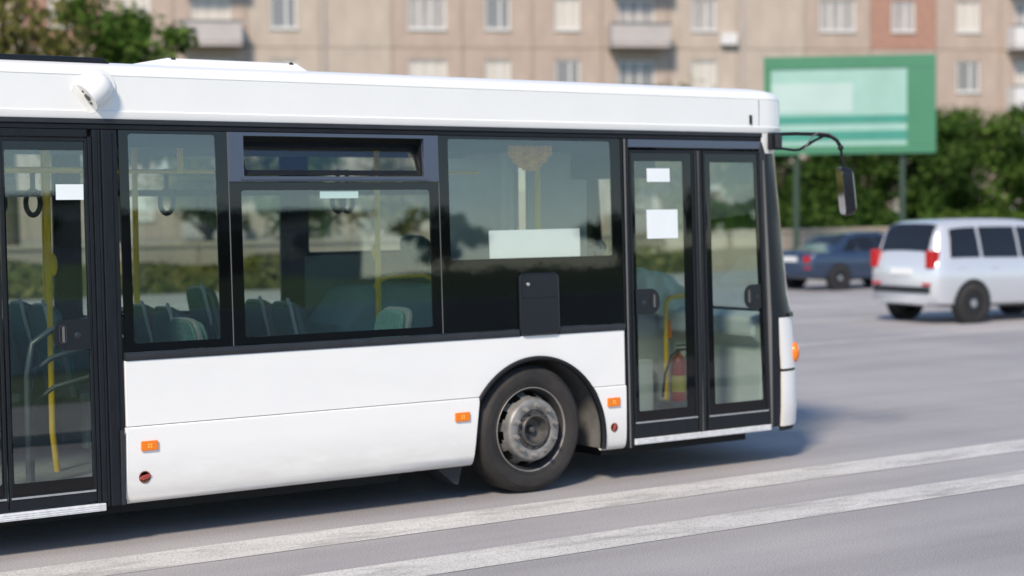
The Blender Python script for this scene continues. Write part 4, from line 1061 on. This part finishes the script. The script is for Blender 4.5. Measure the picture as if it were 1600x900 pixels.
for b in range(NB0, NB1):
    for f in range(0, NF):
        z = .9+f*FH; x = b*BW
        c = b % 6
        kind = 'wide' if c in (1, 4) else ('narrow' if c in (0, 2, 5) else 'blank')
        mm = 'facade_beige' if c in (2, 3) else 'facade_pink'
        if f == 3 and c in (0, 5): mm = 'brick_red' if b % 12 == 5 else mm
        put(panel_proto(kind, mm), ab, (x, 0, z))
        if kind != 'blank':
            o, pn, si = win_proto(kind, rb.choice((0, 1, 1, 2, 2)))
            w = put(o, ab, (x, 0, z)); put(pn, w); put(si, w)
            if rb.random() < .22:
                if 'ac' not in protos:
                    a0 = MB().box(0, .8, -.36, -.04, 0, .55).build('air_conditioner', 'balcony_white', None, bevel=.02); COL.objects.unlink(a0); protos['ac'] = a0
                put(protos['ac'], ab, (x+2.4+rb.uniform(-.05, .05), 0, z+.15+rb.uniform(0, .2)))
        if c == 1 or (c == 4 and b > 6):
            mmb = 'balcony_white' if b > 4 else 'balcony_grey'
            m = MB().box(.25, BW-.25, -1.15, -.002, -.02, .12)
            key = ('bal', mmb)
            if key not in protos:
                s0 = m.build('balcony', mmb, None, bevel=.01); COL.objects.unlink(s0)
                r0 = MB().box(.25, BW-.25, -1.15, -1.09, .16, 1.05).box(.25, .31, -1.088, -.05, .16, 1.05).box(BW-.31, BW-.25, -1.088, -.05, .16, 1.05).build('parapet', mmb, None, bevel=.008); COL.objects.unlink(r0)
                t0_ = MB().box(.2, BW-.2, -1.2, -1.05, 1.052, 1.12).build('handrail', 'steel_post', None); COL.objects.unlink(t0_)
                protos[key] = (s0, r0, t0_)
            s0, r0, t0_ = protos[key]
            s_ = put(s0, ab, (x, 0, z)); put(r0, s_); put(t0_, s_)

for b in range(NB0+1, NB1, 6):
    m = MB(); m.tube([(b*BW+.2, -.07, 0), (b*BW+.2, -.07, FH*NF+.8)], .055, 8); m.build('downpipe', 'balcony_grey', ab, smooth=40)
# ------------------------------------------------------------------ trees and hedges
def tree(label, name, loc, h, rx, rz, leafm, seed, group, nleaf=5200, leaf=.17, trunk_h=None, cat='tree'):
    rd = random.Random(seed); root = thing(name, label, cat, loc, rd.uniform(0, 6), group)
    zc = h-rz; th = trunk_h if trunk_h else max(zc-rz*.55, .5)
    m = MB(); lean_ = rd.uniform(-.2, .2); r0 = .028*h+.04
    m.tube([(0, 0, -.2), (.02, 0, .25), (lean_*.4, .03, th*.6), (lean_, .05, th), (lean_*1.3, 0, zc+rz*.4)], [r0*1.35, r0, r0*.85, r0*.7, r0*.2], 10)
    cl = []
    nc = 34
    for i in range(nc):
        d = Vector((rd.gauss(0, 1), rd.gauss(0, 1), rd.gauss(0, 1))).normalized(); k = rd.uniform(.35, .95)
        c = Vector((d.x*rx*k, d.y*rx*k, zc+d.z*rz*k)); cl.append((c, rd.uniform(.18, .5)*min(rx, rz)))
        if i % 3 == 0:
            s_ = Vector((lean_, .05, th*rd.uniform(.7, 1))); mid = s_.lerp(c, .5)+Vector((0, 0, -.1*rx)); m.tube([s_, mid, c], [r0*.4, r0*.26, r0*.08], 6)
    m.build('trunk', 'bark', root, smooth=50)
    vs = []; fs = []
    for i in range(nleaf):
        c, r = cl[rd.randrange(nc)] if rd.random() < .9 else (Vector((0, 0, zc)), .8*min(rx, rz))
        d = Vector((rd.gauss(0, 1), rd.gauss(0, 1), rd.gauss(0, 1))).normalized()*r*rd.random()**.4
        p = c+Vector((d.x*1.15, d.y*1.15, d.z*.85))
        if p.z < .15: continue
        n = (d.normalized()+Vector((rd.uniform(-.8, .8), rd.uniform(-.8, .8), rd.uniform(-.2, 1.0)))).normalized()
        a = n.cross(Vector((rd.uniform(-1, 1), rd.uniform(-1, 1), .3))).normalized(); b2 = n.cross(a); s = leaf*rd.uniform(.35, 1.25)
        k = len(vs); vs += [p-a*s*.9, p-b2*s*.45, p+a*s*.9, p+b2*s*.45]; fs.append((k, k+1, k+2, k+3))
    m = MB(); m.v = [tuple(v) for v in vs]; m.f = fs
    m.build('crown', leafm, root, fix=False)
    return root
G1 = 'trees beyond the boundary wall'
tree('olive green tree at the far left, above the dark roof rail of the bus', 'broadleaf_tree', (16.1, 33.4, -.15), 9.6, 2.5, 3.6, 'leaf_olive', 11, G1, 7000)
tree('bright green tree rising between the security camera pod and the roof fairing', 'broadleaf_tree', (20.2, 36.1, -.15), 9.2, 2.4, 3.4, 'leaf_mid', 12, G1, 7000)
tree('leftmost tree, cut by the left edge of the photo', 'broadleaf_tree', (13.6, 36.0, -.15), 10.2, 2.6, 3.8, 'leaf_mid', 13, G1, 6000)
tree('small green tree seen through the window nearest the rear door', 'broadleaf_tree', (25.6, 41.5, -.15), 5.4, 2.0, 2.2, 'leaf_olive', 14, G1, 3000)
tree('small tree seen through the left half of the hopper window', 'broadleaf_tree', (28.3, 39.9, -.15), 4.9, 1.8, 2.0, 'leaf_mid', 15, G1, 2600)
tree('small tree seen through the right half of the hopper window', 'broadleaf_tree', (33.2, 41.9, -.15), 5.2, 2.0, 2.2, 'leaf_olive', 16, G1, 2600)
tree('olive tree just above the bus roof, left of the green advertising board', 'broadleaf_tree', (43.6, 38.6, -.15), 7.1, 2.4, 2.7, 'leaf_olive', 17, G1, 6000)
tree('dark tree right behind the front pillar of the bus, below the mirror arm', 'broadleaf_tree', (41.6, 32.6, -.15), 5.2, 1.7, 2.4, 'leaf_dark', 18, G1, 5200)
tree('dark green tree directly behind the green advertising board', 'broadleaf_tree', (45.5, 34.6, -.15), 5.6, 2.1, 2.6, 'leaf_dark', 19, G1, 6000)
tree('dark green tree just right of the hanging mirror, under the board', 'broadleaf_tree', (48.6, 35.4, -.15), 5.9, 2.2, 2.7, 'leaf_dark', 20, G1, 6000)
tree('dense dark tree at the right end of the green advertising board', 'broadleaf_tree', (48.6, 32.2, -.15), 6.0, 2.0, 2.8, 'leaf_dark', 21, G1, 6500)
tree('dense green tree second from the right edge, above the silver car', 'broadleaf_tree', (51.2, 32.4, -.15), 6.6, 2.1, 3.1, 'leaf_mid', 22, G1, 6500)
tree('dark green tree cut by the right edge of the photo', 'broadleaf_tree', (54.6, 31.8, -.15), 6.7, 2.3, 3.1, 'leaf_dark', 23, G1, 6500)
def hedge(label, x0, x1, y, h, seed, leafm='leaf_dark', nl=9000, d=.7, z0=-.15):
    rd = random.Random(seed); vs = []; fs = []
    for i in range(nl):
        x = rd.uniform(x0, x1); hh = h*(.82+.18*math.sin(x*1.3+seed)*math.sin(x*.37))
        t = rd.random(); ph = math.pi*t; k = rd.random()**.3
        p = Vector((x, y+math.cos(ph)*d*k, z0+max(.05, hh*math.sin(ph)**.5*k))); n = Vector((rd.uniform(-.6, .6), math.cos(ph)+rd.uniform(-.5, .5), math.sin(ph)+rd.uniform(-.4, .4))).normalized()
        a = n.cross(Vector((rd.uniform(-1, 1), .3, rd.uniform(-1, 1)))).normalized(); b = n.cross(a); s = .17*rd.uniform(.6, 1.3)
        j = len(vs); vs += [tuple(p-a*s), tuple(p-b*s*.5), tuple(p+a*s), tuple(p+b*s*.5)]; fs.append((j, j+1, j+2, j+3))
    m = MB(); m.v = vs; m.f = fs
    root = thing('hedge', label, 'hedge', ((x0+x1)/2, y, z0), world_coords=True)
    m.build('foliage', leafm, root, fix=False)
    MB().tube([(x0+.3, y, z0+.05), ((x0+x1)/2, y, h*.4+z0), (x1-.3, y, z0+h*.3)], .05, 6).build('stem', 'bark', root)
    return root
hedge('dark hedge behind the tan wall, left part, between bus pillar and hanging mirror', 36, 46.5, 31.2, 3.0, 4, nl=8000)
hedge('brighter green hedge behind the tan wall above the silver car', 47, 62, 31.3, 2.7, 6, 'leaf_mid', nl=10000)
hedge('long low green hedge along the foot of the wall, seen through the bus windows', 8, 35, 29.2, 0.95, 5, 'leaf_olive', nl=10000, d=.5, z0=.1)

# ------------------------------------------------------------------ the side of the street behind the camera (mirrored in the glass)
m = MB(); m.add([(-120, -30, 1.2), (120, -30, 1.2), (120, -60, 2.9), (-120, -60, 2.9), (-120, -80, 2.9), (120, -80, 2.9), (-120, -30, -.3), (120, -30, -.3)], [(0, 1, 2, 3), (3, 2, 5, 4), (6, 7, 1, 0)])
struct(m.build('grass_bank', 'bank_grass'))
wl2 = MB().box(-110, 110, -29.9, -29.5, -.2, 1.55).build('added_pale_wall', 'wall_pale', bevel=.02); tag(wl2, 'unseen pale wall added across the street, mirrored as a strip in the dark windows', 'wall')  # wall added out of view so the glass mirrors a pale strip
hb = thing('low_building', 'low grey building mirrored as a dark skyline in the windows', 'building', (30, -72, 2.8))
MB().box(-40, 16, -6, 6, 0, 3.0).build('wall', 'balcony_grey', hb); MB().box(-40.5, 16.5, -6.5, 6.5, 3.0, 3.4).build('roof', 'roof_tar', hb)
for k in range(14): MB().box(-38+k*3.8, -36+k*3.8, 6.001, 6.08, 1.0, 2.2).build('window', 'window_pane', hb)
G2 = 'trees mirrored in the bus windows'
for k in range(12):
    tree('tree on the bank across the street, mirrored in the bus windows', 'broadleaf_tree', (-34+k*9+2*math.sin(k*7), -62+3*math.cos(k*5), 2.7), 3.0+.7*math.sin(k*3.1), 2.6, 1.2, 'leaf_dark', 40+k, G2, 2500, .28)
for o in COL.objects:
    if '_world' in o: del o['_world']
